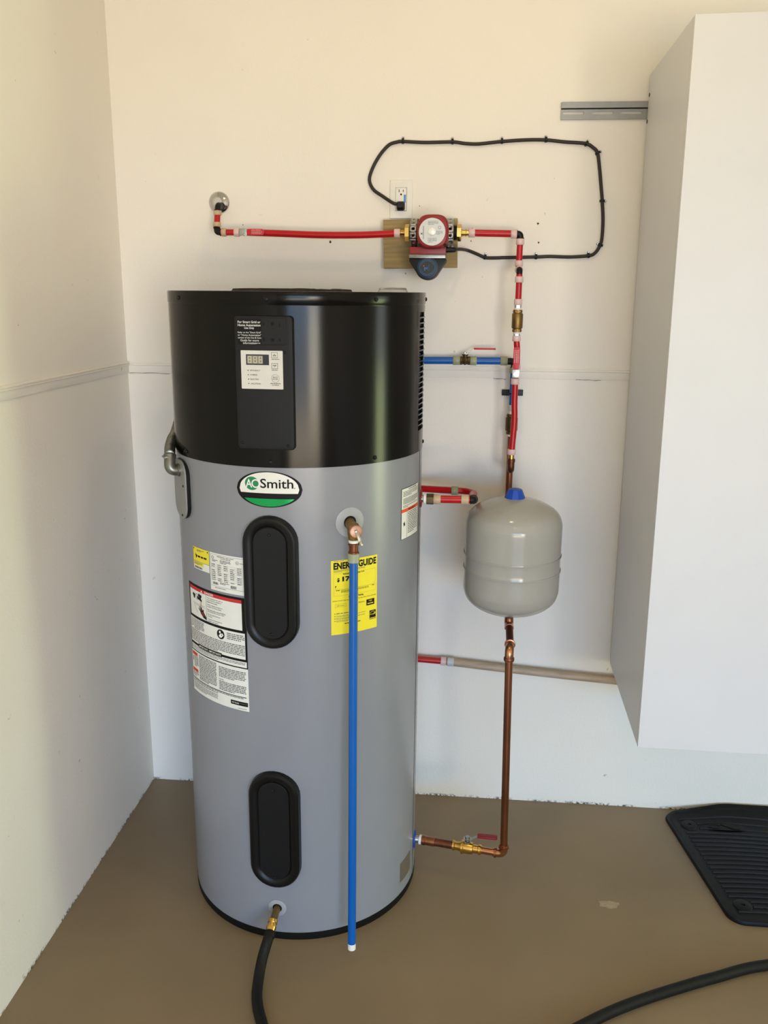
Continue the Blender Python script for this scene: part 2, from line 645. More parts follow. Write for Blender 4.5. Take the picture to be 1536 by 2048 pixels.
def rad(a):
    a = radians(a)
    return V((sin(a), -cos(a), 0))


def tan_(a):
    a = radians(a)
    return V((cos(a), sin(a), 0))


def cylp(a, z, r):
    return HB + rad(a) * r + V((0, 0, z))


def part(mb, name, parent=heater, **k):
    return mb.build(name, parent=parent, base=HB, **k)


part(MB().lathe(HB, (0, 0, 1), [(0, 0.3), (0, 0.3475), (0.004, 0.349), (0.024, 0.349), (0.024, 0.3)], 'matte_black', 128), 'base_ring')


# jacket with a shallow dent on its right side
def jacket():
    NA, zs = 192, [0.017, 0.019, 0.03] + [0.06 + 0.02 * i for i in range(66)] + [1.378, 1.381]
    vs, fs = [], []
    for z in zs:
        for i in range(NA):
            a = 360 * i / NA
            d = 0.0035 * math.exp(-((a - 68 - (1.15 - z) * 14) / 6.0) ** 2 - ((z - 0.98) / 0.20) ** 2)
            rr = HR - d - (0.0012 if z == 0.017 else 0)
            vs.append(cylp(a, z, rr))
    for j in range(len(zs) - 1):
        for i in range(NA):
            i2 = (i + 1) % NA
            fs.append((j * NA + i, j * NA + i2, (j + 1) * NA + i2, (j + 1) * NA + i))
    part(MB().add(vs, fs, 'jacket_grey'), 'jacket', angle=60)


jacket()
# the vertical lap seam of the jacket
part(MB().add([cylp(a, z, HR + (0.0008 if a < 83.4 else 0.0001)) for z in (0.02, 1.378) for a in (82.2, 82.4, 83.2, 83.5)],
              [(i, i + 1, 5 + i, 4 + i) for i in range(3)], 'jacket_grey'), 'jacket_seam')

# black shroud with an open vent window closed by louvre bars
VA0, VA1, VZ0, VZ1 = 76.8, 128.0, 1.4385, 1.7545
SR = 0.3497


def shroud():
    mb = MB()

    def band(z0, z1, a0, a1, r0=SR, r1=SR, n=None, m='shroud_black'):
        n = n or max(2, int((a1 - a0) / 2))
        vs = []
        for i in range(n + 1):
            a = a0 + (a1 - a0) * i / n
            vs += [cylp(a, z0, r0), cylp(a, z1, r1)]
        mb.add(vs, [(2 * i, 2 * i + 2, 2 * i + 3, 2 * i + 1) for i in range(n)], m)
    band(1.380, VZ0, 0, 360)
    band(1.380, 1.380, 0, 360, SR, HR - 0.002)
    band(VZ1, 1.771, 0, 360)
    band(VZ0, VZ1, VA1, VA0 + 360)
    band(VZ0, VZ1, VA0, VA1, SR - 0.028, SR - 0.028, m='matte_black')
    band(VZ0, VZ0, VA0, VA1, SR, SR - 0.028, m='matte_black')
    band(VZ1, VZ1, VA0, VA1, SR, SR - 0.028, m='matte_black')
    for a in (VA0, VA1):
        mb.add([cylp(a, VZ0, SR), cylp(a, VZ1, SR), cylp(a, VZ1, SR - 0.028), cylp(a, VZ0, SR - 0.028)], [(0, 1, 2, 3)], 'matte_black')
    part(mb, 'shroud', angle=50, fixn=False)


shroud()
part(MB().lathe(HB, (0, 0, 1), [(1.771, 0.340), (1.771, SR - 0.0006), (1.7735, SR - 0.0006), (1.7765, 0.3510), (1.8015, 0.3510), (1.8045, 0.3500),
                                (1.805, 0.3470), (1.8030, 0.338), (1.8030, 0.02)], 'shroud_black', 128), 'top_lid', angle=50)


def louvre_mesh(h, w=0.0009):
    mb = MB()
    nn = 16
    vs = []
    for i in range(nn + 1):
        a = VA0 + (VA1 - VA0) * i / nn
        for r, z in ((SR - 0.006, -h), (SR, -h), (SR, h), (SR - 0.006, h)):
            vs.append(rad(a) * r + V((0, 0, z)))
    fs = []
    for i in range(nn):
        for q in range(4):
            fs.append((i * 4 + q, i * 4 + (q + 1) % 4, i * 4 + 4 + (q + 1) % 4, i * 4 + 4 + q))
    mb.add(vs, fs, 'shroud_black')
    return mb


lv = louvre_mesh(0.0019).build('vent_louvre', parent=heater)
pitch = (VZ1 - VZ0) / 22
lv.location = (0, 0, VZ0 + pitch)
for i in range(2, 22):
    o = lv.copy()
    COL.objects.link(o)
    o.location = (0, 0, VZ0 + pitch * i)
# upright dividers of the vent
dv = MB().fbox((V((0, 0, 0)), tan_(0), V((0, 0, 1)), rad(0)), -0.001, 0.001, VZ0, VZ1, SR - 0.008, SR - 0.001, 'shroud_black').build('vent_divider', parent=heater)
dv.rotation_euler = (0, 0, radians(86.5))
for a in (97, 105.5, 114, 122):
    o = dv.copy()
    COL.objects.link(o)
    o.rotation_euler = (0, 0, radians(a))

scr = MB().lathe((0, 0, 0), (0, -1, 0), [(-0.001, 0.0056), (0.0012, 0.0056), (0.0032, 0.0042), (0.0038, 0.0022)], 'black_plastic', 14)
scr.fbox((V((0, 0, 0)), V((1, 0, 0)), V((0, 0, 1)), V((0, -1, 0))), -0.003, 0.003, -0.0006, 0.0006, 0.003, 0.0041, 'matte_black')
s0 = scr.build('screw', parent=heater)


def put_screw(a, z, r, parent=heater, first=False, sc=1.0):
    o = s0 if first else s0.copy()
    if not first:
        COL.objects.link(o)
    o.parent = parent
    o.location = rad(a) * r + V((0, 0, z))
    o.rotation_euler = (0, 0, radians(a))
    o.scale = (sc, sc, sc)
    return o


first = True
for z, r in ((1.787, 0.3508), (1.3945, SR)):
    for a in (-94, -48.2, -1.6, 43.5, 92.4, 138):
        put_screw(a, z, r, first=first)
        first = False

# dark fibre filter lying in the lid
rg = random.Random(5)
ring0, ring1, ring2 = [], [], []
for i in range(72):
    a = 2 * pi * i / 72
    w = 1 + 0.05 * rg.uniform(-1, 1)
    ring0.append(HB + V((-0.022 + 0.163 * w * cos(a), 0.02 + 0.16 * w * sin(a), 1.8032)))
    ring1.append(HB + V((-0.022 + 0.158 * w * cos(a), 0.02 + 0.155 * w * sin(a), 1.8105 + rg.uniform(-0.002, 0.0015))))
    ring2.append(HB + V((-0.022 + 0.12 * w * cos(a), 0.02 + 0.12 * w * sin(a), 1.8115 + rg.uniform(-0.0015, 0.002))))
part(MB().loft([ring0, ring1, ring2], 'filter_brown'), 'air_filter', angle=70)

# control panel: flat slab standing proud of the shroud
PA = -2.75
PN = 0.3605
pfr = (HB, tan_(PA), V((0, 0, 1)), rad(PA))


def rrect(u0, u1, v0, v1, r, n=5):
    out = []
    for cx, cy, a0 in ((u1 - r, v1 - r, 0), (u0 + r, v1 - r, 90), (u0 + r, v0 + r, 180), (u1 - r, v0 + r, 270)):
        for i in range(n + 1):
            a = radians(a0 + 90 * i / n)
            out.append((cx + r * cos(a), cy + r * sin(a)))
    return out


def flat(fr, n):
    o, u, v, nn = fr
    return lambda s, z, layer: o + u * s + v * z + nn * (n + 0.00025 * layer)


def P3(fr, pts, n):
    o, u, v, nn = fr
    return [o + u * a + v * b + nn * n for a, b in pts]


panel = part(MB().loft([P3(pfr, rrect(-0.0715, 0.0715, 1.427, 1.7485, 0.009), 0.336),
                        P3(pfr, rrect(-0.0715, 0.0715, 1.427, 1.7485, 0.009), PN - 0.005),
                        P3(pfr, rrect(-0.0700, 0.0700, 1.4285, 1.747, 0.008), PN - 0.001),
                        P3(pfr, rrect(-0.0640, 0.0625, 1.4330, 1.744, 0.006), PN)], 'slate_plastic'), 'control_panel', angle=40)
# module cover of the panel with its white-lettered label and knock-outs
sh = Sheet(flat(pfr, PN + 0.0018))
mb = sh.mb
mb.loft([P3(pfr, rrect(-0.0645, 0.0570, 1.6805, 1.7435, 0.005), PN - 0.001), P3(pfr, rrect(-0.0645, 0.0570, 1.6805, 1.7435, 0.005), PN + 0.001),
         P3(pfr, rrect(-0.0638, 0.0563, 1.6812, 1.7428, 0.0045), PN + 0.0018)], 'slate_plastic')
sh.rect(-0.0630, -0.0035, 1.6820, 1.7415, 'print_black', 1)
for i, t in enumerate(('For Smart Grid or', 'Home Automation', 'Use Only')):
    sh.text(t, -0.061, -0.0055, 1.7305 - i * 0.0073, 1.7375 - i * 0.0073 - 0.001, 'print_white', bold=0.012)
for i, t in enumerate(('Refer to the "Smart Grid"', 'or "Home Automation"', 'section of the Use & Care', 'Guide for more', 'information')):
    sh.text(t, -0.0615, -0.0045, 1.7068 - i * 0.0062, 1.7118 - i * 0.0062, 'print_white')
sh.text('100307885', -0.020, -0.006, 1.6832, 1.6852, 'print_white')
for u, z in ((0.002, 1.729), (0.0235, 1.730), (0.041, 1.727), (0.002, 1.694), (0.0235, 1.6925), (0.041, 1.693)):
    sh.rect(u - 0.0018, u + 0.0018, z - 0.004, z + 0.004, 'matte_black', 1)
    if abs(u - 0.0235) < 0.001:
        sh.ellipse(u, z, 0.0042, 0.0042, 'matte_black', 1, 14)
part(mb, 'module_cover', panel, angle=40, fixn=False)
# keypad
sh = Sheet(flat(pfr, PN + 0.0008))
mb = sh.mb
KU0, KU1, KZ0, KZ1 = -0.0565, 0.0468, 1.5755, 1.6670
mb.loft([P3(pfr, rrect(KU0, KU1, KZ0, KZ1, 0.002), PN - 0.001), P3(pfr, rrect(KU0, KU1, KZ0, KZ1, 0.002), PN + 0.0008)], 'keypad_grey')


def ku(x):
    return KU0 + (x - 190) / (1172 - 190) * (KU1 - KU0)


def kz(y):
    return KZ1 - (y - 950) / (1845 - 950) * (KZ1 - KZ0)


sh.rect(ku(312), ku(850), kz(1285), kz(1040), 'display_dark', 1)
sh.rect(ku(340), ku(705), kz(1258), kz(1068), 'display_back', 2)
for i in range(3):
    x = 352 + i * 128
    for (a0, a1, b0, b1) in ((0, 90, 1082, 1102), (0, 90, 1150, 1172), (0, 90, 1222, 1242), (0, 24, 1090, 1240), (68, 92, 1090, 1240)):
        sh.rect(ku(x + a0), ku(x + a1), kz(b1), kz(b0), 'segment', 3)
for y0, y1, d in ((985, 1115, 1), (1235, 1365, -1)):
    sh.frame(ku(905), ku(1055), kz(y1), kz(y0), 0.0009, 'print_grey')
    cy = (y0 + y1) / 2
    sh.poly([(ku(935), kz(cy + 22 * d)), (ku(1025), kz(cy + 22 * d)), (ku(980), kz(cy - 24 * d))], 'print_black', 2)
    sh.poly([(ku(957), kz(cy + 13 * d)), (ku(1003), kz(cy + 13 * d)), (ku(980), kz(cy - 11 * d))], 'keypad_grey', 3)
sh.lines(ku(910), ku(1095), kz(1138), kz(1160), 1, 'print_grey', 0.7, last=1)
sh.lines(ku(910), ku(1055), kz(1388), kz(1410), 1, 'print_grey', 0.7, last=1)
sh.ring(ku(990), kz(1590), 0.0098, 0.0006, 'print_grey')
sh.text('MODE', ku(935), ku(1045), kz(1580), kz(1545), 'print_grey', bold=0.01)
sh.text('ENTER', ku(925), ku(1050), kz(1622), kz(1590), 'print_grey', bold=0.01)
sh.lines(ku(870), ku(1110), kz(1702), kz(1724), 1, 'print_grey', 0.7, last=1)
sh.lines(ku(905), ku(1080), kz(1738), kz(1758), 1, 'print_grey', 0.7, last=1)
for i, t in enumerate(('EFFICIENCY', 'HYBRID', 'ELECTRIC', 'VACATION')):
    y = 1412 + i * 103
    sh.ellipse(ku(352 + i * 3), kz(y), 0.0013, 0.0013, 'print_black', 2, 10)
    sh.text(t, ku(405), ku(640), kz(y + 18), kz(y - 16), 'print_black', align='L')
part(mb, 'keypad', panel, fixn=False, smooth=False)
for u, z in ((-0.0605, 1.6650), (0.0520, 1.6630), (-0.0600, 1.4430), (0.0560, 1.4385)):
    o = put_screw(PA, 0, 0, panel, sc=0.62)
    o.location = tan_(PA) * u + rad(PA) * PN + V((0, 0, z))


# element access covers
def stadium(hw, z0, z1, n=16):
    out = []
    for i in range(n + 1):
        a = pi * i / n
        out.append((hw * cos(a), z1 - hw + hw * sin(a)))
    for i in range(n + 1):
        a = pi + pi * i / n
        out.append((hw * cos(a), z0 + hw + hw * sin(a)))
    return out


def access_cover(a0, z0, z1, screws, label):
    fr = (HB, tan_(a0), V((0, 0, 1)), rad(a0))
    o, u, v, nn = fr

    def ringc(hw, ins, dn, n=None):
        out = []
        for x, z in stadium(hw, z0 + ins, z1 - ins):
            base = sqrt(HR * HR - x * x)
            d = (base + dn) if n is None else n
            out.append(o + u * x + v * z + nn * d)
        return out
    top = HR + 0.017
    rings = [ringc(0.0715, 0, -0.003), ringc(0.0718, 0, 0.006), ringc(0.070, 0.0016, 0, top - 0.005), ringc(0.066, 0.0055, 0, top - 0.001),
             ringc(0.0615, 0.010, 0, top), ringc(0.0505, 0.021, 0, top - 0.002), ringc(0.0455, 0.026, 0, top - 0.006), ringc(0.044, 0.0275, 0, top - 0.007)]
    c = part(MB().loft(rings, 'cover_black'), 'access_cover', angle=30)
    c['label'] = label
    pr_ = [ringc(0.0432, 0.0283, 0, top - 0.008), ringc(0.0432, 0.0283, 0, top - 0.0045), ringc(0.0420, 0.0295, 0, top - 0.0035)]
    part(MB().loft(pr_, 'black_plastic'), 'cover_plate', c, angle=30)
    for z in screws:
        q = put_screw(a0, z, top - 0.0035, c, sc=0.8)
        q.location = rad(a0) * (top - 0.0035) + V((0, 0, z))


access_cover(-2.5, 0.900, 1.2575, (1.209, 0.942), 'black oblong access cover under the oval badge')
access_cover(-3.6, 0.178, 0.5380, (0.485, 0.213), 'black oblong access cover near the floor')


def bend(a0, r=HR):
    return lambda s, z, layer: HB + rad(a0 + math.degrees(s / r)) * (r + 0.0004 + 0.00025 * layer) + V((0, 0, z))


ARC = radians(1) * HR

# oval badge
sh = Sheet(bend(-2.75))
EA, EB, EC = 0.0855, 0.0463, 1.3242


def zel(s, a, b, lo=-1, hi=1):
    q = b * sqrt(max(0, 1 - (s / a) ** 2))
    return (EC + max(-q, lo), EC + min(q, hi))


def xat(z, a, b):
    return a * sqrt(max(0, 1 - (z / b) ** 2))


sh.cols(-EA, EA, lambda s: zel(s, EA, EB), 'print_black', 1, 48)
ia, ib = EA * 0.905, EB * 0.95
zw = -EB * 0.215
sh.cols(-ia, ia, lambda s: (zel(s, ia, ib, lo=zw)[0], max(zel(s, ia, ib)[1], zel(s, ia, ib, lo=zw)[0])), 'paper_white', 2, 48)
x0 = xat(zw, ia, ib)
zg = -EB * 0.52
xg = xat(zg, ia, ib)
sh.cols(-xg, xg, lambda s: (zel(s, ia, ib)[0], EC + zg), 'foil_green', 2, 32)
ac, ar = -EA + 0.247 * 2 * EA, 0.0186
az = EC + EB * 0.30
sh.ellipse(ac, az, ar, ar * 0.93, 'print_green', 3, 36)
sh.text('A', ac - 0.0165, ac + 0.001, az - 0.0105, az + 0.0105, 'print_white', 4, 0.012, keep=False)
sh.ring(ac + 0.0105, az, 0.0112, 0.0033, 'print_white', 4)
sh.text('Smith', -EA + 0.378 * 2 * EA, -EA + 0.868 * 2 * EA, az - 0.0105, az + 0.0135, 'print_black', 4, 0.012, keep=False)
sh.ellipse(-EA + 0.885 * 2 * EA, az - 0.0095, 0.0013, 0.0013, 'print_black', 4, 12)
part(sh.mb, 'brand_badge', fixn=False, smooth=False)

# yellow and white contractor label
sh = Sheet(bend(-46.1))
W = 12.2 * ARC
sh.rect(0, W, 1.0780, 1.1390, 'paper_white', 1)
sh.rect(0, W, 1.1000, 1.1390, 'label_yellow', 2)
sh.rect(0, W, 1.0992, 1.1004, 'print_teal', 3)
sh.rect(0, W * 0.66, 1.0885, 1.0985, 'label_yellow', 2)
for q in (0.06, 0.93):
    sh.poly([(W * q - 0.003, 1.1352), (W * q + 0.003, 1.1368), (W * q - 0.001, 1.1308)], 'print_black', 3)
sh.lines(W * 0.26, W * 0.72, 1.1338, 1.1275, 2, 'print_grey', 0.5, 3)
sh.poly([(W * 0.14, 1.1215), (W * 0.30, 1.1165), (W * 0.20, 1.1075)], 'print_black', 3)
sh.lines(W * 0.32, W * 0.86, 1.1175, 1.1095, 1, 'print_black', 0.6, 3, last=1)
sh.lines(W * 0.05, W * 0.60, 1.0968, 1.0895, 3, 'print_grey', 0.45, 3)
sh.barcode(W * 0.06, W * 0.58, 1.0805, 1.0860, seed=4)
part(sh.mb, 'contractor_label', fixn=False, smooth=False)

# white rating plate
sh = Sheet(bend(-33.4))
W = 19.5 * ARC
Z0, Z1 = 1.0355, 1.1392
sh.rect(0, W, Z0, Z1, 'paper_white', 1)
sh.frame(0.004, W - 0.005, Z0 + 0.012, Z1 - 0.004, 0.0005, 'print_black', 2)
sh.text('RESIDENTIAL HEAT PUMP', W * 0.24, W * 0.70, Z1 - 0.0100, Z1 - 0.0066, 'print_black', 3)
sh.text('WATER HEATER', W * 0.33, W * 0.62, Z1 - 0.0148, Z1 - 0.0110, 'print_black', 3)
sh.ring(W * 0.10, Z1 - 0.013, 0.0042, 0.0011, 'print_black', 3, 16)
sh.ring(W * 0.79, Z1 - 0.0165, 0.0048, 0.0006, 'print_black', 3, 16)
sh.text('UL', W * 0.765, W * 0.815, Z1 - 0.0190, Z1 - 0.0140, 'print_black', 3)
sh.lines(W * 0.85, W * 0.94, Z1 - 0.0165, Z1 - 0.0185, 1, 'print_grey', 0.6, 3, last=1)
sh.lines(W * 0.08, W * 0.25, Z1 - 0.019, Z1 - 0.025, 2, 'print_grey', 0.5, 3)
sh.lines(W * 0.32, W * 0.62, Z1 - 0.017, Z1 - 0.027, 3, 'print_grey', 0.5, 3)
z = Z1 - 0.030
for i in range(9):
    sh.rect(0.005, W - 0.006, z, z + 0.0003, 'print_grey', 2)
    for q in range(5):
        s = W * (0.06 + 0.18 * q)
        if (i * 5 + q) % 7 != 3:
            sh.lines(s, s + W * 0.12, z - 0.0010, z - 0.0042, 1, 'print_black' if (i + q) % 3 == 0 else 'print_grey', 0.55, 3, last=0.9, seed=i)
    z -= 0.0053
sh.barcode(W * 0.08, W * 0.24, Z0 + 0.0165, Z0 + 0.0235, seed=9)
sh.barcode(W * 0.60, W * 0.75, Z0 + 0.0145, Z0 + 0.0225, seed=10)
sh.lines(W * 0.30, W * 0.56, Z0 + 0.0255, Z0 + 0.019, 2, 'print_grey', 0.5, 3)
sh.lines(W * 0.14, W * 0.72, Z0 + 0.0090, Z0 + 0.0060, 1, 'print_grey', 0.5, 3)
part(sh.mb, 'rating_label', fixn=False, smooth=False)

# large warning label
sh = Sheet(bend(-52.9))
W = 38.5 * ARC
Z1, Z0 = 1.0290, 0.7055
FB = 0.8290
sh.rect(0, W, Z0, FB, 'paper_white', 1)
sh.rect(0, W, FB, Z1, 'print_black', 1)
sh.rect(0.008, W - 0.013, 1.0132, 1.0225, 'print_red', 2)
sh.poly([(W * 0.300, 1.0145), (W * 0.335, 1.0145), (W * 0.3175, 1.0210)], 'print_white', 3)
sh.text('DANGER', W * 0.36, W * 0.56, 1.0145, 1.0212, 'print_white', 3, 0.015)
sh.rect(0.008, W - 0.013, 0.9375, 1.0128, 'paper_white', 2)
sh.rect(W * 0.405, W * 0.409, 0.9375, 1.0128, 'print_black', 3)
# picture: tap knobs, spout, red stream and hand over a basin line
for cx_, cz_, r_ in ((W * 0.13, 0.9990, 0.0050), (W * 0.145, 0.9930, 0.0048), (W * 0.155, 0.9985, 0.0042), (W * 0.265, 1.0030, 0.0050),
                     (W * 0.285, 0.9975, 0.0050), (W * 0.300, 1.0020, 0.0042)):
    sh.ellipse(cx_, cz_, r_, r_, 'print_black', 3, 12)
sh.ring(W * 0.215, 0.9965, 0.0085, 0.0014, 'print_black', 3, 18)
sh.poly([(W * 0.215, 1.0000), (W * 0.215, 0.9915), (W * 0.29, 0.9880), (W * 0.318, 0.9860), (W * 0.318, 0.9925), (W * 0.27, 0.9965)], 'print_black', 3)
for q in (0.286, 0.297, 0.308):
    sh.rect(W * q, W * q + 0.0010, 0.9735, 0.9865, 'print_red', 3)
sh.rect(W * 0.11, W * 0.375, 0.9755, 0.9763, 'print_grey', 3)
sh.rect(W * 0.13, W * 0.385, 0.9718, 0.9724, 'print_grey', 3)
sh.poly([(W * 0.135, 0.9718), (W * 0.140, 0.9718), (W * 0.215, 0.9500), (W * 0.210, 0.9500)], 'print_grey', 3)
sh.poly([(W * 0.27, 0.9600), (W * 0.33, 0.9640), (W * 0.40, 0.9470), (W * 0.40, 0.9395), (W * 0.34, 0.9430), (W * 0.29, 0.9520)], 'print_black', 3)
sh.poly([(W * 0.30, 0.9585), (W * 0.33, 0.9600), (W * 0.375, 0.9490), (W * 0.35, 0.9470), (W * 0.31, 0.9530)], 'handle_maroon', 4)
for i, (a, b) in enumerate((((0.275, 0.9590), (0.235, 0.9655)), ((0.285, 0.9600), (0.255, 0.9705)), ((0.30, 0.9625), (0.275, 0.9735)), ((0.315, 0.9632), (0.300, 0.9720)), ((0.34, 0.9600), (0.345, 0.9670)))):
    (p, q), (r_, t) = a, b
    dx = W * 0.010
    sh.poly([(W * p - dx, q), (W * p + dx, q), (W * r_ + dx * 0.6, t), (W * r_ - dx * 0.6, t)], 'print_black', 3)
zz = 1.0085
for para in (('Water temperature over 125°F can', 'cause severe burns instantly or', 'death from scalds.'), ('Children, disabled and elderly are', 'at highest risk of being scalded.'),
             ('See instruction manual before', 'setting temperature at water heater.'), ('Feel water before bathing or', 'showering.'),
             ('Temperature limiting valves are', 'available, see manual.')):
    for t in para:
        sh.text(t, W * 0.425, W * 0.93, zz - 0.0043, zz - 0.0002, 'print_black', 3, 0.008, align='L')
        zz -= 0.0053
    zz -= 0.0031
sh.rect(0.003, W - 0.006, 0.8560, 0.9300, 'paper_white', 2)
sh.ellipse(W * 0.635, 0.9135, 0.0138, 0.0138, 'print_black', 3, 28)
sh.ellipse(W * 0.625, 0.9195, 0.0034, 0.0038, 'print_white', 4, 14)
sh.poly([(W * 0.605, 0.9090), (W * 0.630, 0.9150), (W * 0.665, 0.9175), (W * 0.680, 0.9120), (W * 0.645, 0.9040), (W * 0.615, 0.9045)], 'print_white', 4)
sh.poly([(W * 0.645, 0.9135), (W * 0.662, 0.9140), (W * 0.655, 0.9090)], 'print_black', 5)
sh.lines(W * 0.73, W * 0.97, 0.9235, 0.9035, 4, 'print_grey', 0.5, 3, last=0.8)
sh.lines(W * 0.03, W * 0.10, 0.9270, 0.8990, 7, 'print_grey', 0.5, 3, seed=3)
sh.lines(W * 0.11, W * 0.34, 0.9270, 0.8960, 7, 'print_grey', 0.5, 3, seed=5)
sh.lines(W * 0.02, W * 0.97, 0.8950, 0.8590, 8, 'print_black', 0.42, 3, seed=6)
sh.rect(W * 0.20, W * 0.64, 0.8470, 0.8590, 'print_black', 3)
sh.text('IMPORTANT / IMPORTANTE', W * 0.21, W * 0.63, 0.8500, 0.8555, 'print_white', 4, 0.008)
sh.rect(0.003, W - 0.003, 0.8325, 0.8490, 'paper_white', 2)
sh.lines(W * 0.02, W * 0.97, 0.8460, 0.8340, 3, 'print_grey', 0.45, 3, seed=8)
sh.rect(W * 0.01, W * 0.155, 0.8140, 0.8245, 'print_orange', 2)
sh.lines(W * 0.03, W * 0.14, 0.8215, 0.8170, 1, 'handle_maroon', 0.7, 3, last=1)
sh.poly([(W * 0.03, 0.7960), (W * 0.045, 0.7960), (W * 0.045, 0.8100), (W * 0.03, 0.8100)], 'print_black', 3)
sh.lines(W * 0.06, W * 0.17, 0.8120, 0.7800, 7, 'print_grey', 0.45, 3, seed=9)
sh.rect(W * 0.01, W * 0.155, 0.7650, 0.7750, 'print_orange', 2)
sh.lines(W * 0.03, W * 0.14, 0.7722, 0.7680, 1, 'handle_maroon', 0.7, 3, last=1)
sh.lines(W * 0.02, W * 0.17, 0.7630, 0.7500, 3, 'print_grey', 0.45, 3, seed=10)
sh.lines(W * 0.19, W * 0.54, 0.8240, 0.7490, 16, 'print_grey', 0.5, 3, seed=11)
sh.lines(W * 0.58, W * 0.97, 0.8190, 0.7870, 7, 'print_grey', 0.5, 3, seed=12)
sh.text('NOTICE', W * 0.58, W * 0.67, 0.7800, 0.7835, 'print_black', 3, 0.01, align='L')
sh.lines(W * 0.58, W * 0.97, 0.7770, 0.7490, 6, 'print_grey', 0.5, 3, seed=13)
sh.rect(W * 0.0, W * 0.97, 0.7440, 0.7462, 'print_black', 2)
sh.lines(W * 0.02, W * 0.93, 0.7425, 0.7330, 2, 'print_grey', 0.45, 3, seed=14)
sh.lines(W * 0.02, W * 0.55, 0.7320, 0.7130, 5, 'print_grey', 0.4, 3, seed=15)
sh.rect(W * 0.75, W * 0.985, 0.7190, 0.7310, 'print_black', 2)
sh.text('AO Smith', W * 0.765, W * 0.865, 0.7215, 0.7285, 'print_white', 3, 0.012)
sh.lines(W * 0.875, W * 0.975, 0.7265, 0.7235, 1, 'print_grey', 0.7, 3, last=1)
sh.lines(W * 0.85, W * 0.97, 0.7115, 0.7095, 1, 'print_grey', 0.7, 3, last=1)
part(sh.mb, 'warning_label', fixn=False, smooth=False)

# yellow energy label behind the blue pipe
sh = Sheet(bend(22.8))
W = 22.3 * ARC
Z1, Z0 = 1.1340, 0.9300
sh.rect(0, W, Z0, Z1, 'label_yellow', 1)
sh.lines(W * 0.06, W * 0.26, Z1 - 0.0015, Z1 - 0.0035, 1, 'print_grey', 0.6, 2, last=1)
sh.text('ENERGYGUIDE', W * 0.05, W * 0.975, 1.1095, 1.1285, 'print_black', 2, 0.045, keep=False)
sh.lines(W * 0.05, W * 0.72, 1.1078, 1.1010, 3, 'print_grey', 0.45, 2, last=0.25, seed=2)
sh.text('Estimated Yearly Energy Cost', W * 0.19, W * 0.75, 1.0930, 1.0980, 'print_black', 2, 0.03)
sh.frame(W * 0.05, W * 0.96, 1.0375, 1.0985, 0.0003, 'print_grey', 2)
sh.text('$', W * 0.115, W * 0.175, 1.0745, 1.0865, 'print_black', 2, 0.04)
sh.text('17', W * 0.225, W * 0.39, 1.0755, 1.0890, 'print_black', 2, 0.05, keep=False)
sh.poly([(W * 0.08, 1.0650), (W * 0.11, 1.0650), (W * 0.083, 1.0590)], 'print_black', 2)
sh.rect(W * 0.09, W * 0.93, 1.0545, 1.0549, 'print_black', 2)
sh.rect(W * 0.09, W * 0.093, 1.0545, 1.0590, 'print_black', 2)
sh.rect(W * 0.927, W * 0.93, 1.0545, 1.0610, 'print_black', 2)
sh.lines(W * 0.10, W * 0.17, 1.0530, 1.0505, 1, 'print_black', 0.7, 2, last=1)
sh.lines(W * 0.88, W * 0.94, 1.0530, 1.0505, 1, 'print_black', 0.7, 2, last=1)
sh.lines(W * 0.20, W * 0.80, 1.0520, 1.0440, 3, 'print_black', 0.4, 2, seed=5)
sh.text('First Hour Rating', W * 0.30, W * 0.73, 1.0285, 1.0345, 'print_black', 2, 0.03)
sh.text('(How much hot water you get in the first hour of use)', W * 0.03, W * 0.97, 1.0215, 1.0255, 'print_black', 2, 0.006, keep=False)
sh.frame(W * 0.08, W * 0.30, 1.0060, 1.0150, 0.0004, 'print_grey', 2)
sh.text('VERY SMALL', W * 0.11, W * 0.27, 1.0085, 1.0115, 'print_black', 2)
sh.text('Low', W * 0.40, W * 0.47, 1.0090, 1.0130, 'print_black', 2)
sh.text('Medium', W * 0.57, W * 0.70, 1.0095, 1.0135, 'print_black', 2)
sh.rect(W * 0.745, W * 0.935, 0.9975, 1.0145, 'print_black', 2)
sh.text('High', W * 0.79, W * 0.89, 1.0070, 1.0125, 'label_yellow', 3)
sh.lines(W * 0.77, W * 0.91, 1.0040, 1.0005, 1, 'label_yellow', 0.7, 3, last=1)
for i in range(4):
    z = 0.9895 - 0.0068 * i
    sh.rect(W * 0.065, W * 0.082, z - 0.002, z, 'print_black', 2)
    sh.lines(W * 0.10, W * (0.72 if i < 3 else 0.5), z, z - 0.0052, 2 if i else 1, 'print_grey', 0.4, 2, seed=20 + i)
sh.lines(W * 0.27, W * 0.62, 0.9600, 0.9570, 1, 'print_black', 0.7, 2, last=1)
s1_, s2_, z1_, z2_ = W * 0.815, W * 0.975, 0.9560, 0.9820
sh.rect(s1_, s2_, z1_, z2_, 'print_black', 2)
sh.frame(s1_ + 0.0004, s2_ - 0.0004, z1_ + 0.0004, z2_ - 0.0004, 0.0004, 'label_yellow', 3)
sc_ = (s1_ + s2_) / 2
for i in range(10):
    a, b = radians(25 + 13 * i), radians(25 + 13 * (i + 1))
    ra, rb = 0.0098, 0.0090
    zc_ = 0.9690
    sh.poly([(sc_ + ra * cos(a), zc_ + ra * sin(a)), (sc_ + ra * cos(b), zc_ + ra * sin(b)), (sc_ + rb * cos(b), zc_ + rb * sin(b)), (sc_ + rb * cos(a), zc_ + rb * sin(a))], 'label_yellow', 3)
sh.text('energy', s1_ + 0.001, s2_ - 0.006, 0.9660, 0.9730, 'label_yellow', 3)
st = []
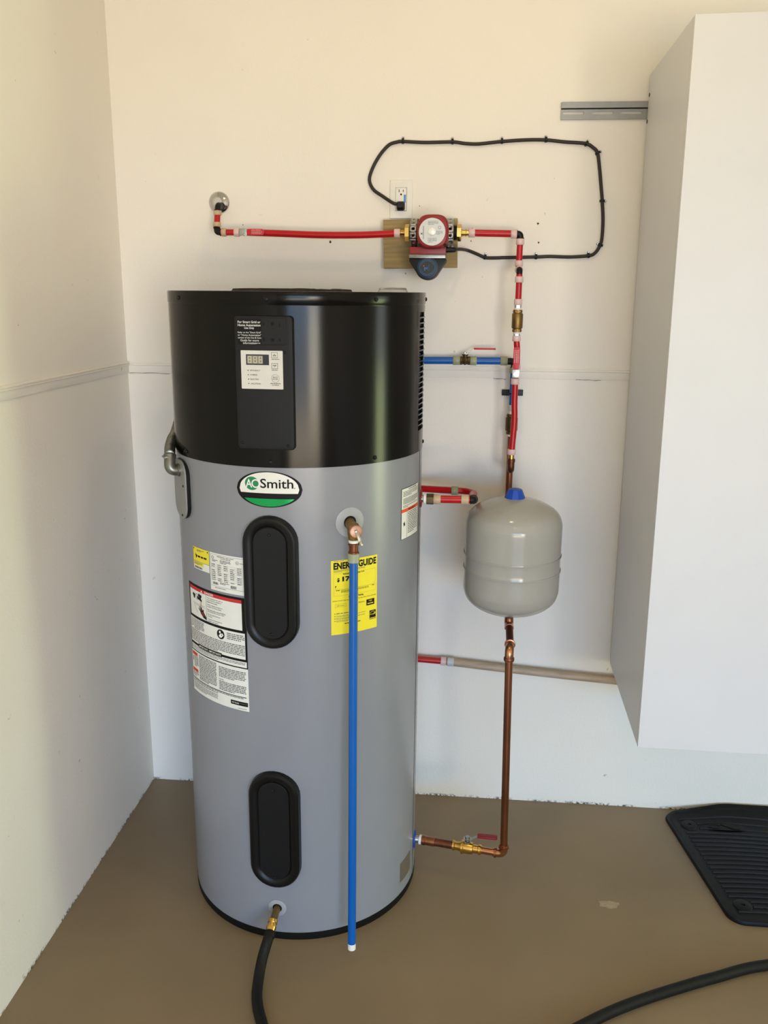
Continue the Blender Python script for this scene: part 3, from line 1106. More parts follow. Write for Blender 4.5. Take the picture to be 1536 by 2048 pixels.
for i in range(10):
    a = pi / 2 + pi * i / 5
    rr = 0.0036 if i % 2 == 0 else 0.0016
    st.append((s2_ - 0.0045 + rr * cos(a), 0.9715 + rr * sin(a)))
for i in range(0, 10, 2):
    sh.poly([(s2_ - 0.0045, 0.9715), st[i - 1], st[i], st[i + 1]], 'label_yellow', 3)
sh.lines(s1_ + 0.001, s2_ - 0.001, 0.9605, 0.9575, 1, 'label_yellow', 0.75, 3, last=1)
part(sh.mb, 'energy_label', fixn=False, smooth=False)

# white safety label on the right flank
sh = Sheet(bend(60.7))
W = 17.9 * ARC
Z1, Z0 = 1.2942, 1.1522
sh.rect(0, W, Z0, Z1, 'print_black', 1)
sh.rect(0.0015, W - 0.0008, Z0 + 0.0012, Z1 - 0.0012, 'paper_white', 2)
zo1, zo0 = 1.2370, 1.2275
sh.rect(0, W, zo0, zo1, 'print_orange', 3)
sh.lines(W * 0.34, W * 0.76, zo1 - 0.0025, zo0 + 0.001, 1, 'handle_maroon', 0.75, 4, last=1)
sh.lines(W * 0.35, W * 0.85, Z1 - 0.004, Z1 - 0.0085, 1, 'print_black', 0.5, 3, last=1)
sh.lines(W * 0.08, W * 0.95, Z1 - 0.0095, Z1 - 0.0245, 4, 'print_grey', 0.45, 3, last=0.5)
sh.lines(W * 0.08, W * 0.95, Z1 - 0.0285, Z1 - 0.0455, 6, 'print_grey', 0.5, 3, last=0.8)
sh.lines(W * 0.08, W * 0.95, Z1 - 0.0480, Z1 - 0.0560, 2, 'print_grey', 0.45, 3, last=0.3)
sh.rect(W * 0.27, W * 0.285, Z0 + 0.002, zo0, 'print_grey', 3)
sh.lines(W * 0.33, W * 0.95, zo0 - 0.003, zo0 - 0.0650, 13, 'print_black', 0.4, 3, last=0.6)
for i in range(8):
    a = 2 * pi * i / 8 + 0.3
    cs_, cz_ = W * 0.14, 1.1945
    rr = 0.009 if i % 2 else 0.0065
    sh.poly([(cs_ + 0.0028 * cos(a + 0.6), cz_ + 0.0035 * sin(a + 0.6)), (cs_ + rr * 0.7 * cos(a), cz_ + rr * sin(a)), (cs_ + 0.0028 * cos(a - 0.6), cz_ + 0.0035 * sin(a - 0.6))], 'print_black', 3)
sh.ellipse(W * 0.14, 1.1945, 0.0032, 0.004, 'print_black', 3, 12)
part(sh.mb, 'safety_label', fixn=False, smooth=False)
sh = Sheet(bend(64.2))
sh.rect(0, 12.4 * ARC, 0.0625, 0.1285, 'foil_label', 1)
part(sh.mb, 'foil_label', fixn=False, smooth=False)


# drain valve: white plate, dark hole, brass valve
def disc_on_jacket(a0, z0, ro, ri, m, name, parent, dark=True):
    """annular plate lying on the round jacket"""
    mb = MB()
    nn = 40
    rings = []
    for r, d in ((ro, 0.0004), (ro, 0.0016), (ro - 0.002, 0.0026), (ri + 0.001, 0.0026), (ri, 0.0012)):
        ring = []
        for i in range(nn):
            t = 2 * pi * i / nn
            x, z = r * cos(t), r * sin(t)
            ring.append(cylp(a0 + math.degrees(x / HR), z0 + z, HR + d))
        rings.append(ring)
    mb.loft(rings, m, closed_top=False)
    if dark:
        ring = [cylp(a0 + math.degrees(ri * cos(2 * pi * i / nn) / HR), z0 + ri * sin(2 * pi * i / nn), HR + 0.0011) for i in range(nn)]
        mb.add(ring, [tuple(range(nn))], 'matte_black')
    return part(mb, name, parent, angle=40)


DA, DZ = -3.6, 0.104
dvp = disc_on_jacket(DA, DZ, 0.0262, 0.0130, 'grey_plate', 'drain_valve', heater)
dvp['label'] = 'grey ring with brass drain outlet at the foot of the heater'
p0 = HB + rad(DA) * (HR - 0.005) + V((0, 0, DZ))
p1 = at(546, 1842, -0.835)
p2 = at(539.5, 1868, -0.868)
ax = (p1 - p0)
part(MB().lathe(p0, ax, [(0, 0.010), (ax.length * 0.95, 0.010), (ax.length, 0.0115)], 'brass_dull', 20), 'valve_spout', dvp)
ax2 = p2 - p1
L2 = ax2.length
part(MB().lathe(p1 - ax2.normalized() * 0.004, ax2, [(0, 0.011), (0.002, 0.0135), (0.010, 0.0135), (0.012, 0.0115), (0.018, 0.0115), (0.019, 0.0135), (0.026, 0.0135), (0.028, 0.0125), (L2 + 0.004, 0.0120)], 'brass', 20), 'hose_coupling', dvp, angle=30)

# relief valve
TA, TZ = 31.4, 1.2330
tpv = disc_on_jacket(TA, TZ, 0.0395, 0.0165, 'grey_plate', 'relief_valve', heater)
tpv['label'] = 'brass relief valve with chrome test lever above the blue pipe'
n31 = rad(TA)
pa = HB + n31 * (HR - 0.005) + V((0, 0, TZ))
TV = at(707, 1068, -0.775)
TV = V((TV.x, TV.y, 1.2180))
mb = MB()
mb.lathe(pa, TV + V((0, 0, 0.006)) - pa, [(0, 0.0135), (0.03, 0.0135), (0.05, 0.0135)], 'brass_dull', 20)
mb.lathe(TV + V((0, 0, 0.020)), (0, 0, -1), [(-0.006, 0.006), (-0.002, 0.0125), (0.004, 0.0155), (0.022, 0.0155), (0.030, 0.0140), (0.040, 0.0125)], 'brass_dull', 24)
part(mb, 'valve_body', tpv, angle=30)
fd = V((0.30, -0.93, 0.10)).normalized()
fc = TV + V((0.004, -0.004, 0.006))
part(MB().lathe(fc, fd, [(0, 0.016), (0.016, 0.0165), (0.0185, 0.0155), (0.0195, 0.0125)], 'bronze_cap', 28), 'valve_cap', tpv)
ft = fc + fd * 0.0195
mb = MB()
mb.lathe(ft - fd * 0.001, fd, [(0, 0.0035), (0.006, 0.0035)], 'chrome', 12)
ld = V((0.42, -0.35, -0.84)).normalized()
sd = ld.cross(fd).normalized()
nd = sd.cross(ld).normalized()
mb.fbox((ft + fd * 0.004, sd, ld, nd), -0.004, 0.004, -0.006, 0.030, -0.001, 0.0012, 'chrome')
mb.lathe(ft + fd * 0.004 + ld * 0.024, ld, [(0, 0.0042), (0.010, 0.0046), (0.0125, 0.0040)], 'chrome', 14)
part(mb, 'test_lever', tpv, bevel=0.0006)

# cold inlet (low, right) and hot outlet (mid, right) nipples
IA, IZ = 88.0, 0.1215
ipt = HB + rad(IA) * HR + V((0, 0, IZ))
inl = part(MB().lathe(ipt + rad(IA) * 0.0005, rad(IA), [(0, 0.0270), (0.0025, 0.0270), (0.0035, 0.0255), (0.0035, 0.012)], 'blue_plastic', 36), 'cold_inlet')
inl['label'] = 'blue plastic ring around the cold water nipple'
part(MB().lathe(ipt, rad(IA), [(0, 0.0105), (0.014, 0.0105)], 'steel', 24), 'nipple', inl)
OA, OZ = 88.0, 1.2330
opt = HB + rad(OA) * HR + V((0, 0, OZ))
outl = part(MB().lathe(opt + rad(OA) * 0.0005, rad(OA), [(0, 0.0250), (0.0020, 0.0250), (0.0028, 0.0235), (0.0028, 0.012)], 'handle_maroon', 36), 'hot_outlet')
outl['label'] = 'dark red ring around the hot water nipple'
part(MB().lathe(opt, rad(OA), [(0, 0.0105), (0.012, 0.0105)], 'steel', 24), 'nipple', outl)

# junction cover on the left flank
JA = -56.0
jfr = (HB, tan_(JA), V((0, 0, 1)), rad(JA))
jo = []
for a_, z_ in rrect(-0.047, 0.060, 1.2070, 1.3680, 0.040, 8):
    jo.append((a_, z_))


def jring(sc_, n_):
    cx_ = 0.0065
    cz_ = 1.2875
    return P3(jfr, [(cx_ + (a_ - cx_) * sc_, cz_ + (z_ - cz_) * (1 - (1 - sc_) * 0.8)) for a_, z_ in jo], n_)


jc = part(MB().loft([jring(0.98, 0.336), jring(0.98, HR - 0.001), jring(1.0, HR + 0.001), jring(1.0, HR + 0.0055)], 'black_plastic'), 'junction_cover', angle=30)
jc['label'] = 'grey steel junction cover on the left side of the heater'
part(MB().loft([jring(0.985, HR + 0.0045), jring(0.985, HR + 0.0082), jring(0.97, HR + 0.0090)], 'junction_grey', closed_bottom=True), 'face_plate', jc, angle=30)
for a_, z_ in ((0.020, 1.216), (0.040, 1.300)):
    q = put_screw(JA, 0, 0, jc, sc=0.6)
    q.location = tan_(JA) * a_ + rad(JA) * (HR + 0.0090) + V((0, 0, z_))

# ------------------------------------------------------------------ flexible conduit on the left
pj = HB + rad(JA) * (HR + 0.0088) + tan_(JA) * 0.005 + V((0, 0, 1.338))
pk = pj + rad(JA) * 0.025
cond = thing('flexible_conduit', pj, 'ribbed flexible metal conduit curving up behind the left side of the heater', 'conduit')
mb = MB()
pu = pk + V((-0.002, 0.014, 0.040))
upv = pu - pk
mb.tube(corner(pj, pk, pu, 0.020, 8), 0.0152, 'conduit_metal', 18)
mb.lathe(pj, rad(JA), [(0, 0.0175), (0.005, 0.0175), (0.007, 0.0150)], 'conduit_metal', 20)
mb.lathe(pk + upv * 0.80, upv, [(0, 0.0168), (0.010, 0.0168)], 'conduit_metal', 20)
mb.build('elbow_connector', cond, pj, angle=40)
for q in (-1, 1):
    MB().lathe(pk + upv * 0.9 + tan_(JA) * q * 0.011, rad(JA), [(0, 0.003), (0.0175, 0.003), (0.0185, 0.002)], 'steel', 10).build('clamp_screw', cond, pj)
pts = smooth_path([pu, at(340, 895, -0.585), at(344.5, 878, -0.53), at(351, 865, -0.445), V((-0.366, -0.39, 1.445)), V((-0.366, -0.33, 1.475)), V((-0.355, -0.25, 1.51)), V((-0.32, -0.13, 1.55)), V((-0.30, -0.02, 1.58))], 40)
dense = pts
out, rs = [], []
acc = 0.0
dense = [pts[0]]
for p, q in zip(pts[:-1], pts[1:]):
    dense.append(q)
for i, p in enumerate(dense):
    if i:
        acc += (p - dense[i - 1]).length
    out.append(p)
    rs.append(0.0118 + 0.0032 * sqrt(abs(sin(acc / 0.0095 * pi))))
MB().tube(out, rs, 'conduit_metal', 16).build('ribbed_tube', cond, pj, angle=40)

# ------------------------------------------------------------------ plumbing helpers
RW, RB = 0.0104, 0.0094      # red pipe radius: horizontal runs, vertical runs


def sub(mb, name, root, **k):
    return mb.build(name, parent=root, base=root.location, **k)


def ring_on(root, p, ax, r, L, m, name='crimp_ring'):
    ax = V(ax).normalized()
    p = V(p) - ax * L / 2
    return sub(MB().lathe(p, ax, [(0, r * 0.90), (0.0012, r), (L - 0.0012, r), (L, r * 0.90)], m, 24), name, root, angle=50)


def pipe(name, pts, r, m, label, cat='pipe', rings=(), group=None, seg=20):
    """pipe with its crimp rings: rings = [(point, axis, radius, length, material)]"""
    pts = [V(p) for p in pts]
    root = thing(name, pts[0], label, cat, group)
    sub(MB().tube(pts, r, m, seg), 'tube', root, angle=60)
    for q in rings:
        ring_on(root, *q)
    return root


def elbow(name, a, c_, b, r, rr, m, label, lip=True, cat='elbow'):
    a, c_, b = V(a), V(c_), V(b)
    root = thing(name, c_, label, cat)
    mb = MB()
    mb.tube(corner(a, c_, b, rr, 8), r, m, 18)
    sub(mb, 'bend', root, angle=60)
    if lip:
        for p, q in ((a, c_), (b, c_)):
            d = (p - q).normalized()
            sub(MB().lathe(p - d * 0.003, d, [(0, r * 1.0), (0.0006, r * 1.22), (0.0030, r * 1.22), (0.0036, r)], m, 20), 'collar', root)
    return root


def ball_valve(name, p, ax, r, L, m, label, front, handle_dir, hl, hw, hm, tilt=0.0, cap='galvanised'):
    """brass ball valve lying along ax, with a flat lever on the side facing `front`"""
    p, ax, front, hd = V(p), V(ax).normalized(), V(front).normalized(), V(handle_dir).normalized()
    root = thing(name, p, label, 'valve')
    mb = MB()
    mb.lathe(p - ax * L / 2, ax, [(0, r * 0.8), (0, r), (L * 0.24, r), (L * 0.27, r * 0.86), (L * 0.36, r * 0.92), (L * 0.5, r * 1.06), (L * 0.64, r * 0.92),
                                  (L * 0.73, r * 0.86), (L * 0.76, r), (L, r), (L, r * 0.8)], m, 8)
    mb.lathe(p, front, [(r * 0.5, r * 0.55), (r * 1.25, r * 0.55), (r * 1.25, r * 0.75), (r * 1.5, r * 0.75)], m, 12)
    sub(mb, 'body', root, angle=25)
    top = p + front * r * 1.5
    sd = hd.cross(front).normalized()
    lev = MB()
    base = top + front * (0.002 + tilt)
    lev.fbox((top, sd, hd, front), -hw * 0.55, hw * 0.55, -hw * 0.6, hw * 0.7, 0.0, 0.0025, cap)
    if tilt:
        lev.add([top + sd * (hw * 0.35 * s_) + hd * a_ + front * b_ for a_, b_ in ((hw * 0.6, 0.0), (hl * 0.3, tilt), (hl * 0.3, tilt + 0.002), (hw * 0.6, 0.0022)) for s_ in (-1, 1)],
                [(0, 2, 3, 1), (2, 4, 5, 3), (4, 6, 7, 5), (6, 0, 1, 7), (0, 6, 4, 2), (1, 3, 5, 7)], cap)
    lv_ = sub(lev, 'lever', root, bevel=0.0005)
    o_ = top + front * (0.0012 + tilt)
    st_ = hl * 0.28 if tilt else hw * 0.7
    mbh = MB()
    mbh.prism(rrect(-hw / 2, hw / 2, st_, hl, hw * 0.42, 5), (o_, sd, hd, front), -0.0022, 0.0034, hm)
    sub(mbh, 'grip', root, bevel=0.0008)
    sub(MB().lathe(top + front * 0.0015, front, [(0, hw * 0.42), (0.005, hw * 0.42)], cap, 6), 'nut', root)
    if not tilt:
        fn = lambda s, z, layer: o_ + sd * s + hd * z + front * (0.0035 + 0.0002 * layer)
        shh = Sheet(fn)
        for q in (-0.3, 0.0, 0.25):
            z = hl * 0.42
            rg_ = random.Random(int(q * 10) + 5)
            while z < hl * 0.88:
                w = rg_.uniform(0.001, 0.004)
                shh.rect(hw * q - 0.0005, hw * q + 0.0006, z, z + w, 'print_white', 1)
                z += w + 0.0012
        sub(shh.mb, 'grip_print', root, fixn=False, smooth=False)
    return root


def check_valve(name, a, b, r, m, label):
    a, b = V(a), V(b)
    ax = b - a
    L = ax.length
    root = thing(name, a, label, 'valve')
    sub(MB().lathe(a, ax, [(0, r * 0.6), (0, r * 0.80), (L * 0.15, r * 0.80), (L * 0.17, r * 0.95), (L * 0.20, r), (L * 0.80, r), (L * 0.83, r * 0.95), (L * 0.85, r * 0.80), (L, r * 0.80), (L, r * 0.6)], m, 24),
        'body', root, angle=25)
    for t in (0.03, 0.89):
        sub(MB().lathe(a + ax * t, ax, [(0, r * 0.78), (0, r * 0.86), (L * 0.09, r * 0.86), (L * 0.09, r * 0.78)], m, 6), 'hex_collar', root)
    return root


def nipple(root, p, ax, L, r, m='brass', seg=20, name='nipple'):
    return sub(MB().lathe(p, ax, [(0, r), (L, r)], m, seg), name, root)


UP, DN, RT, LF, FR, BK = V((0, 0, 1)), V((0, 0, -1)), V((1, 0, 0)), V((-1, 0, 0)), V((0, -1, 0)), V((0, 1, 0))

# ------------------------------------------------------------------ recirculation line along the wall, left to right
YP = -0.085
ec = at(438, 405, -0.004)
esc = thing('wall_flange', V((ec.x, 0, ec.z)), 'round chrome flange on the wall where the red pipe comes out', 'flange')
sub(MB().lathe((ec.x, -0.0004, ec.z), FR, [(0, 0.0335), (0.0015, 0.0335), (0.005, 0.030), (0.010, 0.022), (0.014, 0.013), (0.016, 0.0125)], 'chrome', 48), 'dome', esc, angle=60)
e0 = at(434, 410, -0.06)
xl = -0.322
zl = 1.9825
el_a = V((xl - 0.004, -0.008, e0.z))
elbow('pipe_elbow', (xl, -0.017, e0.z), (xl, -0.058, e0.z), (xl, -0.063, e0.z - 0.018), 0.0095, 0.012, 'black_plastic', 'black plastic elbow coming out of the chrome wall flange')
zt = e0.z - 0.017
pipe('red_pipe', [(xl, -0.064, zt), (xl, -0.080, zl + 0.014)], RB, 'red_pex', 'short upright red pipe below the chrome wall flange',
     rings=[((xl, -0.066, zt - 0.007), DN, 0.0126, 0.014, 'ring_tan'), ((xl, -0.078, zl + 0.024), DN, 0.0126, 0.014, 'ring_tan')])
elbow('pipe_elbow', (xl, -0.080, zl + 0.014), (xl, YP, zl), (xl + 0.014, YP, zl), 0.0092, 0.010, 'black_plastic', 'black plastic elbow at the left end of the long red pipe')
x1 = at(488, 465, YP).x
pipe('red_pipe', [(xl + 0.012, YP, zl), (x1 - 0.012, YP, zl)], RB, 'red_pex', 'very short red pipe left of the red-handled wall valve',
     rings=[((xl + 0.024, YP, zl), RT, 0.0126, 0.015, 'ring_tan'), ((x1 - 0.022, YP, zl), RT, 0.0130, 0.017, 'ring_pink')])
ball_valve('ball_valve', (x1, YP, zl), RT, 0.0100, 0.028, 'brass_dull', 'small valve with flat red handle lying along the red pipe at left', FR, RT, 0.068, 0.0185, 'handle_red')
pl = [at(490, 465, YP), at(560, 467, YP), at(640, 470, YP), at(720, 470, YP), at(790, 467, YP), at(797, 466.5, YP)]
pl = [V((p.x, YP, p.z)) for p in pl]
pl[0] = V((x1 + 0.012, YP, zl))
pe = pl[-1]
pipe('red_pipe', smooth_path(pl, 6), RW, 'red_pex', 'long slightly sagging red pipe running left from the pump',
     rings=[(pe + V((-0.004, 0, 0)), RT, 0.0130, 0.018, 'ring_pink')])

# wooden board
bz0, bz1, bx0, bx1 = 1.8800, 2.0265, 0.1975, 0.4285
mb = MB().box(bx0, bx1, -0.036, -0.0005, bz0, bz1, 'pine_board')
bo = tag(mb.build('wood_board', base=(0.31, -0.02, 1.95), bevel=0.0015, smooth=False), 'rough pine board on the wall behind the red pump', 'board')
bo.rotation_euler = (0, radians(-1.2), 0)

# circulation pump
PC = V((0.3535, YP, 1.9825))
pump = thing('circulation_pump', PC, 'dark red circulation pump with round silver plate and blue timer dial', 'pump')
mb = MB()
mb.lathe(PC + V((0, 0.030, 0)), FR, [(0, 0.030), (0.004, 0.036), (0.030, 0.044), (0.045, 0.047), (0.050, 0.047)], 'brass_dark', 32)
mb.lathe(PC - V((0.056, 0, 0)), RT, [(0, 0.026), (0.008, 0.028), (0.016, 0.022), (0.096, 0.022), (0.104, 0.028), (0.112, 0.026)], 'matte_black', 24)
sub(mb, 'volute', pump)
HXc = V((0.3560, -0.105, 1.9800))
mb = MB()


def octo(w, h_, c_, n=24):
    out = []
    for i in range(n):
        t = 2 * pi * i / n
        p = 3.2
        a_, b_ = cos(t), sin(t)
        out.append((math.copysign(abs(a_) ** (2 / p), a_) * w, math.copysign(abs(b_) ** (2 / p), b_) * h_))
    return out


pf = (HXc, RT, UP, FR)
rings = [P3(pf, octo(0.047, 0.049, 0, 40), 0), P3(pf, octo(0.047, 0.049, 0, 40), 0.060), P3(pf, octo(0.0465, 0.0485, 0, 40), 0.070), P3(pf, octo(0.0435, 0.0455, 0, 40), 0.076), P3(pf, octo(0.040, 0.042, 0, 40), 0.078)]
mb.loft(rings, 'pump_red', True, True)
sub(mb, 'motor_housing', pump, angle=50)
NP = HXc + V((-0.0015, -0.0785, -0.001))
shp = Sheet(lambda s, z, layer: NP + V((s, -0.0012 - 0.0002 * layer, z)))
shp.mb.lathe(NP, FR, [(0, 0.0390), (0.0012, 0.0390)], 'pump_plate', 48)
shp.rect(-0.0265, -0.0252, -0.021, 0.016, 'print_grey', 1)
shp.rect(-0.0240, -0.0236, -0.021, 0.016, 'print_grey', 1)
shp.poly([(-0.034, -0.003), (-0.032, -0.003), (-0.027, -0.008), (-0.029, -0.008)], 'print_black', 1)
shp.poly([(-0.029, -0.003), (-0.027, -0.003), (-0.032, -0.008), (-0.034, -0.008)], 'print_black', 1)
shp.ring(0.022, 0.012, 0.0045, 0.0010, 'print_grey', 1, 14)
shp.lines(-0.012, 0.018, 0.0300, 0.0180, 4, 'print_grey', 0.35, 1)
shp.lines(-0.012, 0.014, -0.0180, -0.0320, 4, 'print_grey', 0.35, 1)
shp.lines(0.012, 0.031, 0.0020, -0.0090, 4, 'print_grey', 0.35, 1)
npo = sub(shp.mb, 'nameplate', pump, fixn=False, smooth=False)
npo['label'] = 'round silver nameplate of the pump'
sub(MB().lathe(NP - V((0, 0.0012, 0)), FR, [(0, 0.0115), (0.003, 0.0115), (0.004, 0.010)], 'bright_cap', 28), 'vent_screw', pump)
for dx, dz in ((-0.037, -0.038), (0.037, -0.038)):
    sub(MB().lathe(HXc + V((dx, -0.070, dz)), FR, [(0, 0.0045), (0.008, 0.0045)], 'matte_black', 12), 'bolt', pump)
TB0 = at(821, 494, -0.15)
TB1 = at(891, 509, -0.15)
mb = MB().box(TB0.x - 0.002, TB1.x + 0.001, -0.160, -0.062, TB1.z, TB0.z, 'pump_red')
sub(mb, 'terminal_box', pump, bevel=0.003)
sub(MB().box(TB0.x - 0.0035, TB1.x + 0.0, -0.163, -0.075, TB1.z - 0.0115, TB1.z - 0.0005, 'conduit_metal'), 'cover_strip', pump, bevel=0.001)
TZ1 = TB1.z - 0.012
mid = (TB0.x + TB1.x) / 2 - 0.0005
hw_ = (TB1.x - TB0.x) / 2 + 0.003
DR = 0.0365
dzc = TZ1 - 0.026
o2 = [(-hw_, 0.0), (-hw_, -0.008)]
for i in range(15):
    a = radians(205 + 130 * i / 14)
    o2.append((DR * cos(a), dzc - TZ1 + DR * sin(a)))
o2 += [(hw_, -0.008), (hw_, 0.0)]
tb = sub(MB().prism(o2, (V((mid, -0.075, TZ1)), RT, UP, FR), 0, 0.076, 'black_plastic'), 'timer_body', pump, bevel=0.002)
dl = V((mid, -0.151, dzc))
shp = Sheet(lambda s, z, layer: dl + V((s, -0.0082 - 0.0003 * layer, z)))
shp.mb.lathe(dl, FR, [(0, 0.0310), (0.004, 0.0310), (0.0050, 0.0270), (0.0080, 0.0262), (0.0082, 0.0220)], 'dial_blue', 48)
shp.ellipse(0, 0, 0.0215, 0.0215, 'dial_dark', 1, 36)
for i in range(24):
    a = 2 * pi * i / 24
    shp.poly([(0.0185 * cos(a) - 0.0006, 0.0185 * sin(a)), (0.0185 * cos(a) + 0.0006, 0.0185 * sin(a)), (0.0208 * cos(a) + 0.0006, 0.0208 * sin(a)), (0.0208 * cos(a) - 0.0006, 0.0208 * sin(a))], 'sticker_blue', 2)
shp.rect(0.003, 0.006, -0.010, 0.009, 'dial_blue', 2)
shp.rect(-0.012, -0.0095, 0.003, 0.006, 'print_orange', 2)
shp.lines(-0.010, 0.001, 0.000, -0.010, 3, 'sticker_blue', 0.4, 2)
sub(shp.mb, 'timer_dial', pump, fixn=False, angle=40)
# brass unions left and right
for sgn in (-1, 1):
    ax = RT * sgn
    sub(MB().lathe(PC + ax * 0.056, ax, [(0, 0.0215), (0.017, 0.0215)], 'matte_black', 20), 'flange_gasket', pump)
    sub(MB().lathe(PC + ax * 0.072, ax, [(0, 0.0235), (0.001, 0.0250), (0.0135, 0.0250), (0.0155, 0.0180)], 'brass', 6), 'flange_nut', pump)
    sub(MB().lathe(PC + ax * 0.086, ax, [(0, 0.0110), (0.004, 0.0110), (0.005, 0.0092), (0.012, 0.0092), (0.013, 0.0108), (0.016, 0.0108), (0.017, 0.0090), (0.030, 0.0090)], 'brass', 20), 'union_tail', pump)

# perforated straps
STR_H = [(2.0240, -0.0375), (2.0260, -0.060), (2.0200, -0.092), (2.0050, -0.112), (1.9830, -0.119), (1.9600, -0.112), (1.9450, -0.092), (1.9360, -0.060), (1.9300, -0.0375)]


def strap(px_c, label):
    xc = at(px_c, 465, -0.115).x
    root_p = V((xc, -0.037, 1.98))
    path = smooth_path([V((0, y, z)) for z, y in STR_H], 6)
    d = [0]
    for a, b in zip(path[:-1], path[1:]):
        d.append(d[-1] + (b - a).length)

    def pos(t, x):
        t = max(0, min(d[-1], t))
        i = 0
        while i < len(d) - 2 and d[i + 1] < t:
            i += 1
        f_ = (t - d[i]) / max(1e-9, d[i + 1] - d[i])
        p = path[i].lerp(path[i + 1], f_)
        return V((xc + x, p.y, p.z))
    nc = 10
    cl = d[-1] / nc
    w = 0.0110
    mb = MB()
    for q in range(nc):
        t0 = q * cl
        hr = 0.0042 if q % 2 == 0 else 0.0027
        sq, oc = [], []
        for i in range(16):
            a = 2 * pi * i / 16
            ca, sa = cos(a), sin(a)
            k_ = 1 / max(abs(ca), abs(sa))
            sq.append(pos(t0 + cl / 2 + sa * k_ * cl / 2, ca * k_ * w))
            oc.append(pos(t0 + cl / 2 + sa * hr, ca * hr))
        mb.add(sq + oc, [(i, (i + 1) % 16, 16 + (i + 1) % 16, 16 + i) for i in range(16)], 'galvanised')
    o = mb.build('pipe_strap', base=root_p, angle=50)
    md = o.modifiers.new('thickness', 'SOLIDIFY')
    md.thickness = 0.0012
    md.offset = 0
    return tag(o, label, 'strap')


strap(826.5, 'perforated steel strap on the left side of the pump')
strap(900, 'perforated steel strap on the right side of the pump')

# right of the pump
pr0 = PC + V((0.108, 0, 0))
XV = 0.6185
ze = 1.9800
pipe('red_pipe', [pr0, (XV - 0.012, YP, ze)], RW, 'red_pex', 'level red pipe running right from the pump to a black elbow',
     rings=[(pr0 + V((0.010, 0, 0)), RT, 0.0132, 0.019, 'ring_pink'), ((XV - 0.020, YP, ze), RT, 0.0130, 0.018, 'ring_pink')])
elbow('pipe_elbow', (XV - 0.012, YP, ze), (XV, YP, ze), (XV, YP, ze - 0.014), 0.0096, 0.010, 'black_plastic', 'black plastic elbow at the top right end of the red line')
YQ = -0.138
zb_ = at(1038, 540, -0.10).z
pipe('red_pipe', [(XV, YP, ze - 0.013), (XV - 0.0008, YP, zb_ + 0.010)], RB, 'red_pex', 'upright red pipe crossing in front of the black cord',
     rings=[((XV, YP, ze - 0.023), DN, 0.0126, 0.018, 'ring_pink'), ((XV - 0.0008, YP, zb_ + 0.020), DN, 0.0126, 0.017, 'ring_pink')])
XW = XV - 0.001
r_ = thing('offset_elbow', V((XW, YP, zb_)), 'pair of black plastic elbows stepping the red line forward', 'elbow')
sub(MB().tube(corner((XW, YP, zb_ + 0.012), (XW, YP, zb_), (XW, -0.108, zb_), 0.009), 0.0092, 'black_plastic', 18), 'bend', r_, angle=60)
sub(MB().tube(corner((XW, -0.112, zb_), (XW, YQ, zb_), (XW, YQ, zb_ - 0.014), 0.009), 0.0090, 'black_plastic', 18), 'bend', r_, angle=60)
ring_on(r_, (XW, -0.107, zb_), FR, 0.0126, 0.013, 'ring_pink')
zlow = at(1036.5, 559, YQ).z
zc1 = at(1036, 600, YQ).z
pipe('red_pipe', [(XW, YQ, zb_ - 0.013), (XW, YQ, zc1)], RB, 'red_pex', 'short upright red pipe above the upper brass check valve',
     rings=[((XW, YQ, zlow), DN, 0.0126, 0.018, 'ring_pink'), ((XW, YQ, zc1 - 0.006), DN, 0.0126, 0.018, 'ring_pink')])
zv1, zv0 = at(1035, 619.5, YQ).z, at(1034, 664, YQ).z
cv = check_valve('check_valve', (XW, YQ, zv1), (XW, YQ, zv0), 0.0168, 'brass_dull', 'brass check valve in the upper part of the red line')
nipple(cv, (XW, YQ, zc1 - 0.013), DN, zc1 - 0.013 - zv1, 0.0105, 'steel', 6, 'adapter')
nipple(cv, (XW, YQ, zv1 + 0.006), DN, 0.008, 0.0112, 'tape_white', 20, 'thread_tape')
nipple(cv, (XW, YQ, zv0), DN, 0.006, 0.0112, 'tape_white', 20, 'thread_tape')
zr1 = at(1032, 677, YQ).z
nipple(cv, (XW, YQ, zv0 - 0.004), DN, zv0 - zr1 - 0.008, 0.0100, 'steel', 6, 'adapter')
zva = at(1030, 747, YQ).z
XB = XV + 0.0005
pipe('red_pipe', [(XW, YQ, zr1), (XW + 0.0035, YQ, zr1 - 0.035), (XB + 0.003, YQ, zva + 0.020)], RB, 'red_pex', 'red pipe behind the upright red valve handle',
     rings=[((XW, YQ, zr1), DN, 0.0126, 0.017, 'ring_pink'), ((XB + 0.002, YQ, zva + 0.019), DN, 0.0126, 0.014, 'ring_pink')])
ball_valve('ball_valve', (XB, YQ, zva), UP, 0.0100, 0.030, 'brass_dull', 'valve with flat red handle pointing up the right red line', FR, UP, 0.082, 0.0190, 'handle_red')
zbot = at(1022, 905, YQ).z
pipe('red_pipe', smooth_path([(XB, YQ, zva - 0.014), (XB + 0.001, YQ, zva - 0.09), (XB + 0.0032, YQ, zva - 0.15), (XB - 0.001, YQ, zbot)], 6), RB * 1.03, 'red_pex',
     'long upright red pipe in front of the lower check valve',
     rings=[((XB, YQ, zva - 0.024), DN, 0.0128, 0.019, 'ring_pink'), ((XB - 0.001, YQ, zbot + 0.002), DN, 0.0128, 0.018, 'ring_pink')])

